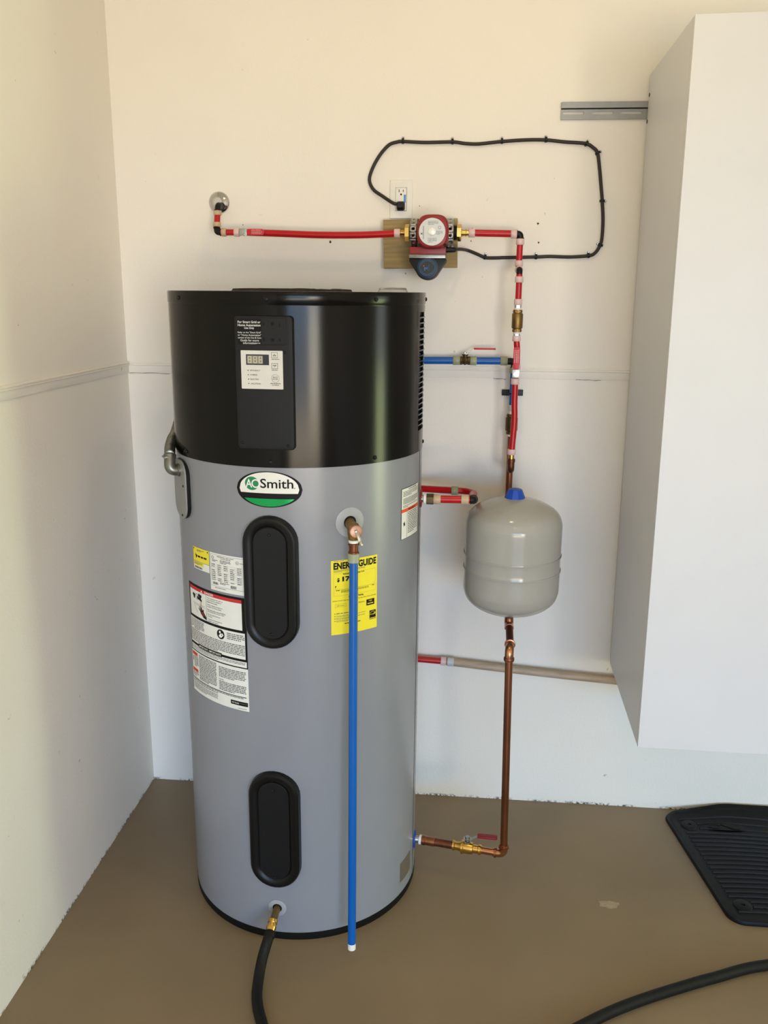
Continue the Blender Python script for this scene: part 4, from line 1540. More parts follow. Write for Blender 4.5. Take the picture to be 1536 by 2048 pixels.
# ------------------------------------------------------------------ blue cold line and copper behind it
YB = -0.040
XC = 0.6195
zb1 = 1.5950
xs = [at(px, 721, YB).x for px in (840, 913, 930, 947, 978, 1008, 1020)]
pipe('blue_pipe', [(0.20, YB, zb1 - 0.003), (xs[1], YB, zb1)], 0.0117, 'blue_pex', 'level blue pipe emerging from behind the black top of the heater',
     rings=[((xs[1], YB, zb1), RT, 0.0142, 0.023, 'ring_sage')])
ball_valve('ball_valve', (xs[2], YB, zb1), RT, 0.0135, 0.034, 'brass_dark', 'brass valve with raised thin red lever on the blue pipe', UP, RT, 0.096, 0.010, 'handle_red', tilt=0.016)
pipe('blue_pipe', [(xs[3], YB, zb1), (xs[5], YB, zb1 + 0.001)], 0.0117, 'blue_pex', 'short level blue pipe right of the brass lever valve',
     rings=[((xs[3], YB, zb1), RT, 0.0142, 0.021, 'ring_sage'), ((xs[5], YB, zb1 + 0.001), RT, 0.0142, 0.023, 'ring_sage')])
elbow('pipe_elbow', (xs[5] + 0.006, YB, zb1), (XC, YB, zb1), (XC, YB, zb1 - 0.020), 0.0108, 0.012, 'black_plastic', 'black plastic elbow turning the blue pipe downwards')
zk1 = at(1024, 818, YB).z
pipe('blue_pipe', [(XC, YB, zb1 - 0.018), (XC, YB, zk1)], 0.0112, 'blue_pex', 'upright blue pipe behind the red pipe',
     rings=[((XC, YB, zb1 - 0.028), DN, 0.0138, 0.019, 'ring_sage'), ((XC, YB, zk1 + 0.004), DN, 0.0138, 0.019, 'ring_grey')])
zk2, zk3 = at(1024, 828, YB).z, at(1023, 868, YB).z
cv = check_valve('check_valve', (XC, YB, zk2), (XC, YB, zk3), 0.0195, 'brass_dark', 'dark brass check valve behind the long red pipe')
nipple(cv, (XC, YB, zk1 - 0.004), DN, zk1 - zk2, 0.0110, 'tape_white', 20, 'adapter')
nipple(cv, (XC, YB, zk3), DN, 0.007, 0.0135, 'tape_white', 20, 'thread_tape')
# pipe clamp on the wall
pc = at(1025, 785, -0.004)
cl = thing('pipe_clamp', V((XC, 0, pc.z)), 'black plastic clamp fixing the upright blue pipe to the wall', 'clamp')
mb = MB().box(XC - 0.034, XC + 0.034, -0.012, -0.0005, pc.z - 0.0095, pc.z + 0.0095, 'black_plastic')
sub(mb, 'base', cl, bevel=0.001)
sub(MB().tube([(XC + 0.0142 * cos(radians(a)), YB + 0.004 - 0.0142 * sin(radians(a)), pc.z) for a in range(-20, 201, 20)], 0.0026, 'black_plastic', 8), 'loop', cl)
# copper riser going down behind the tank, then forward to the tank tee
YT = -0.36
TX = 0.6205
ZTEE = 0.8280
pipe('copper_pipe', corner((XC, YB, zk3 - 0.004), (XC, YB, ZTEE), (TX, YT + 0.02, ZTEE), 0.03), 0.0113, 'copper', 'copper pipe dropping from the dark check valve to behind the grey tank')
zj = at(1022, 934, YQ).z
r_ = thing('copper_elbow', V((XB, YQ, zbot)), 'brass and copper fitting joining the long red pipe to the copper riser', 'elbow')
xb2 = XB - 0.001
sub(MB().lathe((xb2, YQ, zbot - 0.006), DN, [(0, 0.0090), (0.018, 0.0090)], 'brass', 20), 'brass_adapter', r_)
sub(MB().tube(corner((xb2, YQ, zbot - 0.020), (xb2, YQ, zj - 0.012), (XC, YB, zj - 0.012), 0.016), 0.0108, 'copper_dark', 18), 'bend', r_, angle=60)
sub(MB().lathe((xb2, YQ, zbot - 0.020), DN, [(0, 0.0112), (0.001, 0.0122), (0.010, 0.0122), (0.011, 0.0112)], 'copper_dark', 18), 'cup', r_)

# ------------------------------------------------------------------ expansion tank
tank = thing('expansion_tank', V((TX, YT, 0.868)), 'round-shouldered grey expansion tank with blue plastic cap on top', 'tank')
TR = 0.1425
TB, TT = 0.868, 1.2260
prof = [(0.0, 0.015), (0.0008, 0.030), (0.006, 0.062), (0.016, 0.092), (0.030, 0.116), (0.048, 0.133), (0.068, 0.1405), (0.085, TR)]
zr_ = [1.0110 - TB, 1.0560 - TB]
prof += [(zr_[0] - 0.006, TR), (zr_[0] - 0.002, TR + 0.0022), (zr_[0] + 0.002, TR + 0.0022), (zr_[0] + 0.005, TR - 0.0006), (zr_[1] - 0.005, TR - 0.0006), (zr_[1] - 0.002, TR + 0.0018), (zr_[1] + 0.002, TR + 0.0018), (zr_[1] + 0.006, TR)]
H_ = TT - TB
prof += [(H_ - 0.088, TR), (H_ - 0.070, 0.1405), (H_ - 0.052, 0.134), (H_ - 0.036, 0.119), (H_ - 0.022, 0.096), (H_ - 0.011, 0.068), (H_ - 0.004, 0.040), (H_, 0.016)]


def fine(prof, n=3):
    P = [V((a, b, 0)) for a, b in prof]
    return [(p.x, p.y) for p in smooth_path(P, n)]


sub(MB().lathe((TX, YT, TB), UP, fine(prof, 3), 'tank_grey', 96), 'shell', tank, angle=60)
sub(MB().lathe((TX, YT, TT - 0.006), UP, [(0, 0.0305), (0.003, 0.0310), (0.005, 0.0300), (0.026, 0.0215), (0.029, 0.0200), (0.0305, 0.0150), (0.030, 0.005)], 'blue_plastic', 10), 'cap', tank, angle=22)
sub(MB().lathe((TX, YT, TB + 0.004), DN, [(0, 0.0125), (0.010, 0.0125)], 'steel', 20), 'stem', tank)

# copper tee and tail under the tank
YL = -0.498
tee = thing('copper_tee', V((TX, YT, ZTEE)), 'copper adapter and tee under the grey tank', 'pipe fitting')
zs_ = TB - 0.004
sub(MB().lathe((TX, YT, zs_), DN, [(0, 0.0145), (0.001, 0.0160), (0.011, 0.0160), (0.013, 0.0135)], 'copper_dark', 8), 'hex_adapter', tee)
sub(MB().lathe((TX, YT, zs_ - 0.012), DN, [(0, 0.0128), (0.017, 0.0128), (0.019, 0.0135), (0.022, 0.0135), (0.040, 0.0128)], 'copper', 22), 'upright', tee)
sub(MB().tube([(TX, YT + 0.028, ZTEE), (TX, YT - 0.032, ZTEE)], 0.0130, 'copper', 22), 'branch', tee)
pipe('copper_pipe', [(TX, YT - 0.028, ZTEE), (TX - 0.001, YL + 0.03, ZTEE - 0.022)], 0.0111, 'copper_dark', 'short dark copper pipe coming forward under the tank')
ZE = 0.800
XP0, XP1 = 0.6165, 0.6275
r_ = thing('copper_elbow', V((XP0, YL, ZE)), 'copper elbow below the tank at the top of the tall copper pipe', 'elbow')
sub(MB().tube(corner((TX - 0.001, YL + 0.036, ZE + 0.005), (XP0, YL, ZE + 0.002), (XP0, YL, ZE - 0.034), 0.018), 0.0128, 'copper_bright', 22), 'bend', r_, angle=60)
sub(MB().lathe((TX - 0.001, YL + 0.034, ZE + 0.0050), BK, [(-0.003, 0.0128), (-0.002, 0.0158), (0.004, 0.0158), (0.005, 0.0128)], 'copper', 22), 'press_bead', r_)
sub(MB().lathe((XP0, YL, ZE - 0.022), DN, [(-0.001, 0.0128), (0.0, 0.0152), (0.005, 0.0158), (0.009, 0.0150), (0.010, 0.0125)], 'copper', 22), 'press_bead', r_)
ZL = 0.1245
pipe('copper_pipe', [(XP0, YL, ZE - 0.030), (XP1, YL, ZL + 0.030)], 0.0113, 'copper', 'tall upright copper pipe between the tank and the floor valve')
ZI = IZ
iend = HB + rad(IA) * (HR + 0.014) + V((0, 0, IZ))
pb = V((XP1, YL, ZL))
dirn = (V((iend.x, iend.y, ZI)) - pb)
LL = dirn.length
dn_ = dirn.normalized()
r_ = thing('copper_elbow', pb, 'bright copper elbow at the foot of the tall copper pipe', 'elbow')
sub(MB().tube(corner((XP1, YL, ZL + 0.034), pb, pb + dn_ * 0.034, 0.018), 0.0128, 'copper_bright', 22), 'bend', r_, angle=60)
sub(MB().lathe((XP1, YL, ZL + 0.022), UP, [(-0.001, 0.0128), (0.0, 0.0156), (0.006, 0.0156), (0.007, 0.0125)], 'copper', 22), 'press_bead', r_)
sub(MB().lathe(pb + dn_ * 0.022, dn_, [(-0.001, 0.0128), (0.0, 0.0156), (0.006, 0.0156), (0.007, 0.0125)], 'copper', 22), 'press_bead', r_)


def along(t):
    return pb + dn_ * t


tv = (XP1 - at(933, 1702, YL).x)
pipe('copper_pipe', [along(0.030), along(tv - 0.030)], 0.0112, 'copper_bright', 'short level copper pipe beside the floor valve elbow')
bv = thing('ball_valve', along(tv), 'bright brass ball valve with dark red lever near the floor', 'valve')
mb = MB()
a0_ = along(tv - 0.046)
mb.lathe(a0_, dn_, [(0, 0.0128), (0.004, 0.0156), (0.010, 0.0156), (0.012, 0.0130), (0.026, 0.0135), (0.028, 0.0175), (0.040, 0.0190), (0.056, 0.0190), (0.058, 0.0215), (0.064, 0.0215), (0.066, 0.0150),
                    (0.076, 0.0132), (0.084, 0.0132), (0.086, 0.0156), (0.092, 0.0156), (0.094, 0.0128)], 'brass', 24)
sub(mb, 'body', bv, angle=25)
sub(MB().lathe(along(tv) + UP * 0.012, UP, [(0, 0.0095), (0.012, 0.0095), (0.013, 0.0060), (0.024, 0.0060)], 'steel', 12), 'stem', bv, angle=25)
tp_ = along(tv) + UP * 0.031
hdv = V((1, -0.06, 0.0)).normalized()
sdv = hdv.cross(UP)
lev = MB()
lev.fbox((tp_, hdv, sdv, UP), -0.012, 0.014, -0.008, 0.008, 0, 0.0025, 'steel')
lev.add([tp_ + hdv * a_ + sdv * (0.006 * s_) + UP * b_ for a_, b_ in ((0.012, 0), (0.034, 0.013), (0.034, 0.0155), (0.012, 0.0025)) for s_ in (-1, 1)],
        [(0, 2, 3, 1), (2, 4, 5, 3), (4, 6, 7, 5), (6, 0, 1, 7), (0, 6, 4, 2), (1, 3, 5, 7)], 'steel')
sub(lev, 'lever', bv)
sub(MB().prism(rrect(0.030, 0.092, -0.0095, 0.0095, 0.006), (tp_, hdv, sdv, UP), 0.0110, 0.0180, 'handle_maroon'), 'grip', bv, bevel=0.0015)
sub(MB().lathe(tp_ + UP * 0.002, UP, [(0, 0.0075), (0.007, 0.0075)], 'steel', 6), 'nut', bv)
pipe('copper_pipe', [along(tv + 0.044), along(LL - 0.050)], 0.0125, 'copper_dark', 'short dark copper pipe left of the floor valve')
r_ = thing('copper_adapter', along(LL - 0.05), 'copper adapter with white tape screwed to the cold inlet', 'pipe fitting')
sub(MB().lathe(along(LL - 0.054), dn_, [(0, 0.0125), (0.001, 0.0140), (0.030, 0.0140), (0.031, 0.0155), (0.043, 0.0155)], 'copper', 20), 'sleeve', r_)
sub(MB().lathe(along(LL - 0.011), dn_, [(0, 0.0150), (0.008, 0.0150), (0.009, 0.0115)], 'tape_white', 20), 'thread_tape', r_)

# ------------------------------------------------------------------ hot outlet line
YH = opt.y + rad(OA).y * 0.05
o1 = HB + rad(OA) * (HR + 0.012) + V((0, 0, OZ))


def px_x(px, Y, py=993):
    return at(px, py, Y).x


xh = [px_x(p, YH) for p in (849, 855, 870, 884, 926, 940, 950)]
ad = thing('pipe_adapter', V((xh[0], YH, OZ)), 'dark brass adapter with white tape on the hot outlet', 'pipe fitting')
sub(MB().lathe((xh[0] - 0.004, YH, OZ), RT, [(0, 0.0115), (0.002, 0.0150), (0.009, 0.0150), (0.010, 0.0125)], 'tape_white', 20), 'thread_tape', ad)
sub(MB().lathe((xh[0] + 0.006, YH, OZ), RT, [(0, 0.0160), (0.020, 0.0160), (0.021, 0.0130)], 'brass_dark', 6), 'hex_body', ad)
zh = 1.2345
pipe('red_pipe', [(xh[2] - 0.010, YH, OZ), (xh[5], YH, zh)], 0.0112, 'red_pex', 'short bright red pipe on the hot outlet left of the tank',
     rings=[((xh[2] + 0.006, YH, OZ), RT, 0.0142, 0.021, 'ring_tan'), ((xh[4] + 0.006, YH, zh), RT, 0.0146, 0.022, 'ring_tan')])
YR = -0.15
zrr = at(900, 981, YR).z
elbow('pipe_elbow', (xh[5] + 0.002, YH, zh), (xh[6] - 0.004, YH, zh), (xh[6] - 0.004, YH + 0.022, zh - 0.004), 0.0112, 0.010, 'black_plastic', 'black plastic elbow beside the left shoulder of the grey tank')
xr = px_x(928, YR)
pipe('red_pipe', smooth_path([(xh[6] - 0.004, YH + 0.020, zh - 0.004), (xh[6] - 0.006, (YH + YR) / 2, (zh + zrr) / 2), (xr + 0.03, YR - 0.035, zrr), (xr + 0.004, YR - 0.004, zrr), (xr - 0.030, YR, zrr)], 6), 0.0105, 'red_pex', 'curved red pipe behind the hot outlet elbow')
pipe('red_pipe', [(0.15, -0.060, zrr - 0.012), (xr - 0.026, YR, zrr)], 0.0112, 'red_pex', 'dark shaded red pipe going behind the heater above the tank',
     rings=[((xr - 0.030, YR, zrr), RT, 0.0142, 0.022, 'ring_sage')])

# ------------------------------------------------------------------ drain line along the wall
YD = -0.030
d0, dj, d1 = at(836, 1318, YD), at(893, 1323, YD), at(1232, 1361.5, YD)
dd = (dj - d0).normalized()
pipe('red_pipe', [d0 - dd * 0.14, dj + dd * 0.002], 0.0112, 'red_pex', 'low red pipe emerging from behind the heater near the floor',
     rings=[(dj - dd * 0.011, dd, 0.0150, 0.019, 'ring_pink')])
pp = [dj, at(1000, 1336, YD), at(1100, 1347.5, YD), d1, d1 + (d1 - at(1100, 1347.5, YD)).normalized() * 0.15]
pipe('drain_pipe', smooth_path(pp, 6), 0.0136, 'old_pipe', 'dirty tan plastic pipe sloping down the wall to below the cabinet',
     rings=[(dj + dd * 0.014, dd, 0.0156, 0.022, 'ring_grey')])

# ------------------------------------------------------------------ blue discharge pipe
zt_ = at(708, 1112, -0.785).z
top = V((TV.x + 0.001, -0.780, zt_ + 0.02))
bot = at(703.5, 1897, -0.846)
dp = thing('discharge_pipe', top, 'straight blue discharge pipe hanging in front of the yellow label', 'pipe')
axd = bot - top
nd_ = axd.normalized()
LD = axd.length
sub(MB().tube([top + nd_ * 0.02, bot - nd_ * 0.018], 0.0112, 'blue_pex', 24), 'tube', dp, angle=60)
sub(MB().lathe(bot - nd_ * 0.019, nd_, [(0, 0.0111), (0.019, 0.0111), (0.019, 0.0085), (0.004, 0.0085)], 'white_plastic', 24, cap=False), 'bare_end', dp)
ring_on(dp, top + nd_ * 0.026, nd_, 0.0150, 0.024, 'ring_sage')
zb_v = TV.z - 0.018
mb = MB()
mb.lathe((top.x, top.y, zb_v), DN, [(0, 0.0125), (0.008, 0.0125)], 'tape_white', 20)
sub(mb, 'thread_tape', dp)
mb = MB()
mb.lathe((top.x, top.y, zb_v - 0.007), DN, [(0, 0.0130), (0.002, 0.0140), (0.006, 0.0140), (0.007, 0.0118), (0.022, 0.0118), (0.024, 0.0135), (0.030, 0.0140), (0.034, 0.0120), (zb_v - 0.007 - top.z + 0.016, 0.0110)], 'copper_dark', 20)
sub(mb, 'adapter', dp, angle=25)

# ------------------------------------------------------------------ outlet and cord
ox, oz = 0.2485, 2.0875
outlet = thing('wall_outlet', V((ox, 0, oz)), 'white wall outlet plate above the wooden board', 'outlet')
fr = (V((ox, 0, oz)), RT, UP, FR)
pw, ph = 0.0355, 0.0573
rg_ = [P3(fr, rrect(-pw, pw, -ph, ph, 0.003), 0.0002), P3(fr, rrect(-pw, pw, -ph, ph, 0.003), 0.0035), P3(fr, rrect(-pw + 0.0015, pw - 0.0015, -ph + 0.0015, ph - 0.0015, 0.002), 0.0052), P3(fr, rrect(-pw + 0.006, pw - 0.006, -ph + 0.006, ph - 0.006, 0.002), 0.0056)]
sub(MB().loft(rg_, 'white_plastic'), 'cover_plate', outlet, angle=25)
sh = Sheet(lambda s, z, layer: V((ox + s, -0.0072 - 0.0002 * layer, oz + z)))
sh.mb.box(ox - 0.0178, ox + 0.0178, -0.0056, -0.0050, oz - 0.0348, oz + 0.0348, 'print_grey')
sh.mb.box(ox - 0.0168, ox + 0.0168, -0.0072, -0.0050, oz - 0.0338, oz + 0.0338, 'white_plastic')
for q in (1, -1):
    z = 0.0185 * q
    sh.rect(-0.0075, -0.0055, z + 0.002, z + 0.0105, 'print_black', 1)
    sh.rect(0.0055, 0.0075, z + 0.003, z + 0.0095, 'print_black', 1)
    sh.ellipse(0, z - 0.0045, 0.0027, 0.0030, 'print_black', 1, 14)
sh.rect(0.0085, 0.0150, -0.010, 0.0135, 'sticker_blue', 1)
sub(sh.mb, 'receptacle', outlet, fixn=False, smooth=False)
for q in (0.0475, -0.0475):
    sub(MB().lathe((ox, -0.0054, oz + q), FR, [(0, 0.0030), (0.001, 0.0027)], 'white_plastic', 12), 'plate_screw', outlet)

cord_px = [(792, 403), (766, 393), (747, 379), (739, 360), (745, 337), (760, 310), (778, 290), (795, 284), (807, 283), (850, 285), (905, 284), (930, 287), (955, 288), (985, 285),
           (1005, 283), (1050, 280), (1091, 280), (1130, 284), (1170, 287), (1186, 295), (1195, 306), (1199, 335), (1202, 370), (1204.5, 402), (1206, 440), (1204, 475), (1200, 491), (1190, 506), (1177, 511.5),
           (1140, 514), (1100, 513), (1072, 514), (1020, 515), (985, 516), (970, 515), (955, 508.5), (936, 501)]
YW = -0.0075
cp = [at(px, py, YW) for px, py in cord_px]
pz = oz - 0.0205
plug_c = V((ox, -0.0225, pz))
cp = [plug_c + V((-0.012, -0.004, 0.004)), plug_c + V((-0.024, -0.003, 0.0075))] + cp[1:]
for i, y in ((2, -0.016), (3, -0.010)):
    cp[i] = at(*cord_px[i - 1], y)
cend = V((TB1.x + 0.022, -0.118, at(908, 499, -0.118).z))
cp += [at(922, 498.5, -0.060), cend]
cord = thing('power_cord', plug_c, 'black power cord clipped to the wall in a wide loop above the pump', 'cord')
sub(MB().tube(smooth_path(cp, 6), 0.0052, 'cord_brown', 12), 'cable', cord, angle=60)
sub(MB().lathe(cend + V((0.008, 0, -0.001)), LF, [(0, 0.0056), (0.004, 0.0075), (0.012, 0.0080), (0.020, 0.0085), (0.030, 0.0090)], 'black_plastic', 14), 'strain_relief', cord)
pfr2 = (plug_c + V((0, 0.0145, 0)), RT, UP, FR)
sub(MB().loft([P3(pfr2, rrect(-0.0125, 0.0125, -0.0135, 0.013, 0.006), 0.001), P3(pfr2, rrect(-0.0130, 0.0130, -0.0145, 0.013, 0.006), 0.010),
               P3(pfr2, rrect(-0.0115, 0.0100, -0.0125, 0.012, 0.006), 0.018), P3(pfr2, rrect(-0.0095, 0.006, -0.0060, 0.010, 0.005), 0.024)], 'black_plastic', True, True), 'plug', cord, angle=40)

clips = [((806, 282), 0, 'cable clip nearest the outlet on the top run of the cord'), ((905, 283), 0, 'second cable clip from the left on the top run of the cord'),
         ((1004, 282), 0, 'third cable clip from the left on the top run of the cord'), ((1092, 279), 0, 'fourth cable clip from the left on the top run of the cord'),
         ((1173, 287), 25, 'cable clip where the cord starts bending at its top right corner'), ((1196, 306), 60, 'cable clip low on the bend at the top right corner of the cord'),
         ((1204.5, 402), 90, 'cable clip halfway down the right side of the cord'), ((1201, 490), 110, 'cable clip at the start of the bottom right bend of the cord'),
         ((1177, 511), 170, 'cable clip at the right end of the bottom run of the cord'), ((1072, 513.5), 0, 'cable clip on the bottom run just right of the red pipe'),
         ((970, 514), 15, 'cable clip on the bottom run between the pump and the red pipe')]
for (px, py), ang, lb in clips:
    p = at(px, py, YW)
    t = V((cos(radians(-ang)), 0, sin(radians(-ang))))
    nn = V((-t.z, 0, t.x))
    if nn.z < -0.1 or (abs(nn.z) <= 0.1 and nn.x < 0):
        nn = -nn
    root = thing('cable_clip', V((p.x, 0, p.z)), lb, 'clip', 'cable clips along the black cord')
    mb = MB()
    arc = [p + nn * (0.0062 * cos(radians(a))) + FR * (0.0062 * sin(radians(a)) + 0.0008) for a in range(0, 181, 20)]
    arc = [V((arc[0].x, -0.0006, arc[0].z))] + arc + [V((arc[-1].x, -0.0006, arc[-1].z))]
    vs, fs = [], []
    for q in arc:
        d_ = (q - V((p.x, YW, p.z)))
        d_.y = min(d_.y, 0)
        dl_ = d_.normalized() * 0.0016 if d_.length > 1e-6 else V((0, 0, 0))
        vs += [q - t * 0.0033, q + t * 0.0033, q + dl_ + t * 0.0033, q + dl_ - t * 0.0033]
    for i in range(len(arc) - 1):
        for j in range(4):
            fs.append((i * 4 + j, i * 4 + (j + 1) % 4, i * 4 + 4 + (j + 1) % 4, i * 4 + 4 + j))
    fs += [(0, 1, 2, 3), tuple(4 * (len(arc) - 1) + j for j in (3, 2, 1, 0))]
    mb.add(vs, fs, 'black_plastic')
    b_ = p + nn * 0.0098
    mb.lathe((b_.x, -0.0006, b_.z), FR, [(0, 0.0030), (0.006, 0.0030)], 'black_plastic', 10)
    sub(mb, 'saddle', root, angle=30)
    sub(MB().lathe((b_.x, -0.006, b_.z), FR, [(0, 0.0010), (0.003, 0.0010), (0.003, 0.0022), (0.0042, 0.0020)], 'steel', 8), 'nail', root)

# ------------------------------------------------------------------ mounting rail and cabinet
rail = thing('mounting_rail', V((0.727, 0, 2.336)), 'grey slotted steel mounting rail on the wall left of the cabinet', 'rail')
rx0, rx1 = 0.7275, 1.24
rz0, rz1, rzm = 2.3130, 2.3610, 2.3440
mb = MB()
mb.box(rx0, rx1, -0.0130, -0.0005, rzm, rz1, 'rail_steel')
# lower web with open slots
y0_, y1_ = -0.0070, -0.0045
sx = [(at(a, 228, -0.006).x, at(b, 228, -0.006).x) for a, b in ((1126, 1168), (1184, 1226), (1241, 1283))]
wsl = sx[1][0] - sx[0][0]
sx += [(sx[2][0] + wsl, sx[2][1] + wsl), (sx[2][0] + 2 * wsl, sx[2][1] + 2 * wsl)]
sz0, sz1 = 2.3275, 2.3345
edges = [rx0] + [v for ab in sx for v in ab] + [rx1]
mb.box(rx0, rx1, y0_, y1_, rz0, sz0, 'rail_steel')
mb.box(rx0, rx1, y0_, y1_, sz1, rzm - 0.0030, 'rail_steel')
mb.box(rx0, rx1, -0.0050, -0.0005, rzm - 0.0032, rzm, 'matte_black')
for i in range(0, len(edges), 2):
    mb.box(edges[i], edges[i + 1], y0_, y1_, sz0, sz1, 'rail_steel')
sub(mb, 'profile', rail, smooth=False)
sub(MB().box(rx0, rx1, y1_, -0.0005, rz0, rz0 + 0.002, 'rail_steel'), 'lower_lip', rail, smooth=False)

CW = 0.92
cab = thing('wall_cabinet', V((0.996, -0.015, 0.563)), 'tall white wall-hung cabinet at the right', 'cabinet')
cab.rotation_euler = (0, radians(-0.5), radians(-1.35))
Dp, Hc = 0.575, 1.868
t_ = 0.018
mb = MB()
mb.box(0, t_, -Dp + 0.022, 0, 0, Hc, 'cabinet_white')
cs = mb.build('side_panel', cab, smooth=False, bevel=0.0008)
o = cs.copy()
COL.objects.link(o)
o.location = (CW - t_, 0, 0)
MB().box(t_, CW - t_, -Dp + 0.022, -0.004, 0.006, 0.006 + t_, 'cabinet_white').build('bottom_panel', cab, smooth=False)
MB().box(t_, CW - t_, -Dp + 0.022, -0.004, Hc - t_ - 0.004, Hc - 0.004, 'cabinet_white').build('top_panel', cab, smooth=False)
MB().box(t_, CW - t_, -0.008, -0.002, 0.024, Hc - 0.024, 'cabinet_white').build('back_panel', cab, smooth=False)
for i in range(2):
    d_ = MB().box(i * CW / 2 + 0.0, (i + 1) * CW / 2 - 0.003, -Dp, -Dp + 0.0195, -0.001, Hc, 'cabinet_white').build('door', cab, smooth=False, bevel=0.0012)
for py, sz_ in ((191, 0.0055), (243, 0.0055)):
    # dark hanger holes at the back edge of the side panel
    zz_ = at(1301, py, -0.02).z - 0.563
    MB().lathe((-0.0008, -0.014 if py < 200 else -0.004, zz_), LF, [(-0.001, sz_), (0.0004, sz_)], 'matte_black', 16).build('hanger_hole', cab)

# ------------------------------------------------------------------ rubber car mat
mat_o = thing('car_mat', V((1.25, -0.3, 0)), 'black ribbed rubber car mat on the floor against the wall', 'floor mat')
MWX, MD = 0.62, 0.555


def matp(s, t, h_):
    """s metres to the right of the left edge, t metres from the wall edge"""
    x = 1.214 + 0.150 * t * 1.0 + s
    y = -0.036 - t + min(0.028, s * 0.14) * max(0, 1 - t / 0.10)
    lift = 0.032 * max(0, min(1, (s - 0.02) / 0.20)) * max(0, 1 - t / 0.085) ** 1.6
    return V((x, y, h_ + lift))


outl_ = rrect(0, MWX, 0, MD, 0.045, 10)
# denser outline so that the curled edge bends
dense = []
for i in range(len(outl_)):
    a, b = V(outl_[i] + (0,)), V(outl_[(i + 1) % len(outl_)] + (0,))
    nn = max(1, int((b - a).length / 0.03))
    for q in range(nn):
        p = a.lerp(b, q / nn)
        dense.append((p.x, p.y))


def inset(d):
    cx_, cy_ = MWX / 2, MD / 2
    return [(cx_ + (a - cx_) * (1 - d / cx_), cy_ + (b - cy_) * (1 - d / cy_)) for a, b in dense]


rings = []
for d, h_ in ((0, 0.0006), (0, 0.006), (0.003, 0.012), (0.011, 0.0125), (0.016, 0.0070)):
    rings.append([matp(a, b, h_) for a, b in inset(d)])
sub(MB().loft(rings, 'rubber', False), 'rim', mat_o, angle=40)
vs, fs = [], []
NX, NY = 24, 24
for i in range(NX + 1):
    for j in range(NY + 1):
        a, b = 0.012 + (MWX - 0.024) * i / NX, 0.012 + (MD - 0.024) * j / NY
        ca, cb = min(a, MWX - a), min(b, MD - b)
        if ca < 0.035 and cb < 0.035:
            k_ = 0.010 * (1 - ca / 0.035) * (1 - cb / 0.035) * 2
            a += k_ if a < MWX / 2 else -k_
            b += k_ if b < MD / 2 else -k_
        vs.append(matp(a, b, 0.0070))
for i in range(NX):
    for j in range(NY):
        q = i * (NY + 1) + j
        fs.append((q, q + NY + 1, q + NY + 2, q + 1))
sub(MB().add(vs, fs, 'rubber'), 'sheet', mat_o, angle=60)
NR = 21
for r_i in range(NR):
    t0 = 0.050 + (MD - 0.095) * r_i / (NR - 1)
    s_in, s_out = 0.042, MWX - 0.042
    if abs(t0 - 0.080) < 0.022:
        s_in = 0.098
    if abs(t0 - (MD - 0.072)) < 0.022:
        s_in = 0.098
    vs, fs = [], []
    nn = 20
    for i in range(nn + 1):
        s = s_in + (s_out - s_in) * i / nn
        tt = t0 + 0.030 * ((s - 0.22) / 0.3) ** 2 * (1 - abs(t0 / MD - 0.5)) - 0.012
        for dt, h_ in ((-0.0035, 0.0068), (-0.0016, 0.0108), (0.0016, 0.0108), (0.0035, 0.0068)):
            vs.append(matp(s, tt + dt, h_))
    for i in range(nn):
        for j in range(3):
            fs.append((i * 4 + j, i * 4 + 4 + j, i * 4 + 5 + j, i * 4 + 1 + j))
    sub(MB().add(vs, fs, 'rubber'), 'rib', mat_o, angle=30)
for s, t in ((0.068, 0.072), (0.068, MD - 0.080)):
    p = matp(s, t, 0.0065)
    sub(MB().lathe(p, UP, [(0, 0.028), (0.0035, 0.0265), (0.0050, 0.023), (0.0050, 0.007), (0.0020, 0.006)], 'rubber', 28), 'fixing_boss', mat_o)
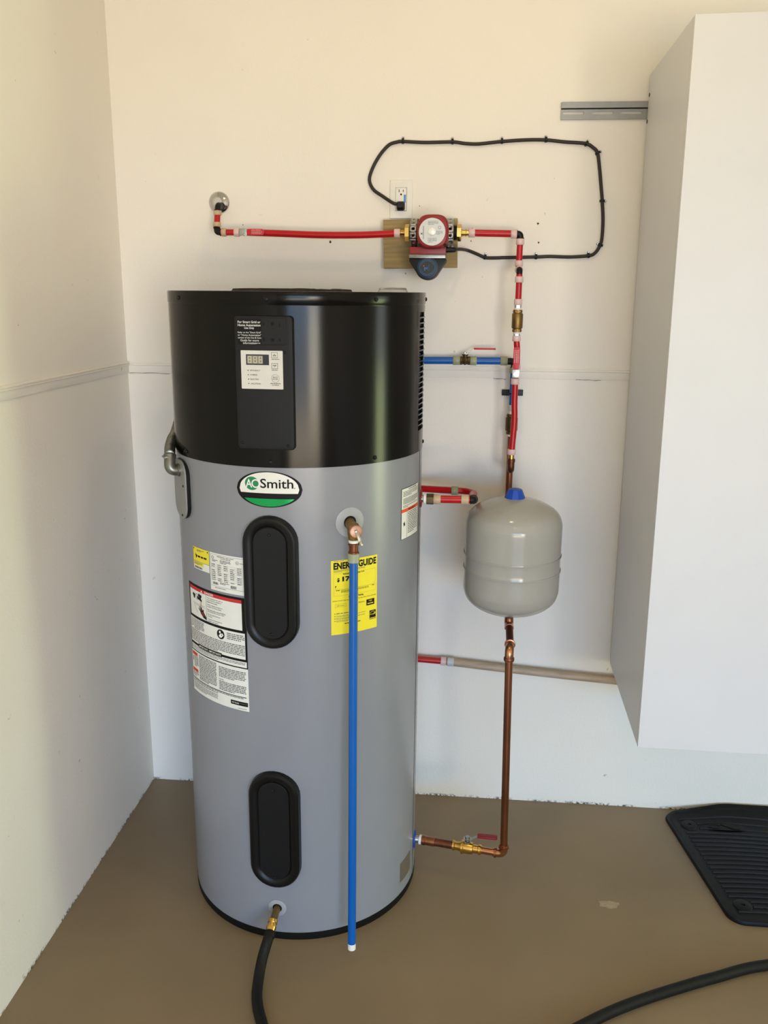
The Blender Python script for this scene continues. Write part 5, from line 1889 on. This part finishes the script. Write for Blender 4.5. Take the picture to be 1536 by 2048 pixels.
# raised emblem worn smooth near the wall edge
vs = [matp(0.185 + 0.075 * cos(2 * pi * i / 24), 0.080 + 0.014 * sin(2 * pi * i / 24), 0.0112) for i in range(24)]
sub(MB().add(vs, [tuple(range(24))], 'rubber'), 'emblem_pad', mat_o)
mb = MB()
mb.tube([matp(0.150 + 0.020 * cos(2 * pi * i / 18), 0.080 + 0.008 * sin(2 * pi * i / 18), 0.0118) for i in range(19)], 0.0018, 'rubber', 6)
mb.tube([matp(a, b, 0.0118) for a, b in ((0.175, 0.071), (0.195, 0.080), (0.215, 0.089), (0.232, 0.086))], 0.0022, 'rubber', 6)
sub(mb, 'emblem', mat_o)

# ------------------------------------------------------------------ hose
hz = 0.0150
hp = [p2 - ax2.normalized() * 0.004, at(534, 1885, -0.888), at(524, 1920, -0.918), on_floor(516, 1965, 0.021), on_floor(514, 2000, hz), on_floor(522, 2040, hz), V((0.055, -1.19, hz)), V((0.18, -1.31, hz)),
      V((0.36, -1.34, hz)), V((0.56, -1.24, hz)), V((0.70, -1.10, hz)), on_floor(1180, 2044, hz), on_floor(1240, 2016, hz), on_floor(1300, 1994, hz), on_floor(1370, 1972, hz), on_floor(1430, 1955, hz), on_floor(1536, 1930, hz),
      V((1.62, -0.72, hz)), V((1.95, -0.74, hz)), V((2.25, -0.85, hz))]
hose = thing('garden_hose', p2, 'black hose running from the drain outlet across the floor', 'hose')
sub(MB().tube(smooth_path(hp, 8), 0.0143, 'hose_black', 16), 'tube', hose, angle=60)
sub(MB().lathe(p2 - ax2.normalized() * 0.008, ax2, [(0, 0.0125), (0.002, 0.0152), (0.016, 0.0155), (0.018, 0.0145)], 'matte_black', 16), 'ferrule', hose)

# ------------------------------------------------------------------ clear dish on top of the heater
dc = V((0.2545, -0.355, 1.8030))
dish = thing('plastic_dish', dc, 'small clear plastic dish lying upside down on the heater top', 'dish')
sub(MB().lathe(dc, UP, [(0.0003, 0.0430), (0.0018, 0.0430), (0.0065, 0.0405), (0.0130, 0.0385), (0.0145, 0.0360), (0.0150, 0.010), (0.0142, 0.010), (0.0135, 0.035), (0.0120, 0.0373), (0.0060, 0.0393), (0.0010, 0.0415)], 'clear_plastic', 40, cap=False), 'shell', dish, angle=40)
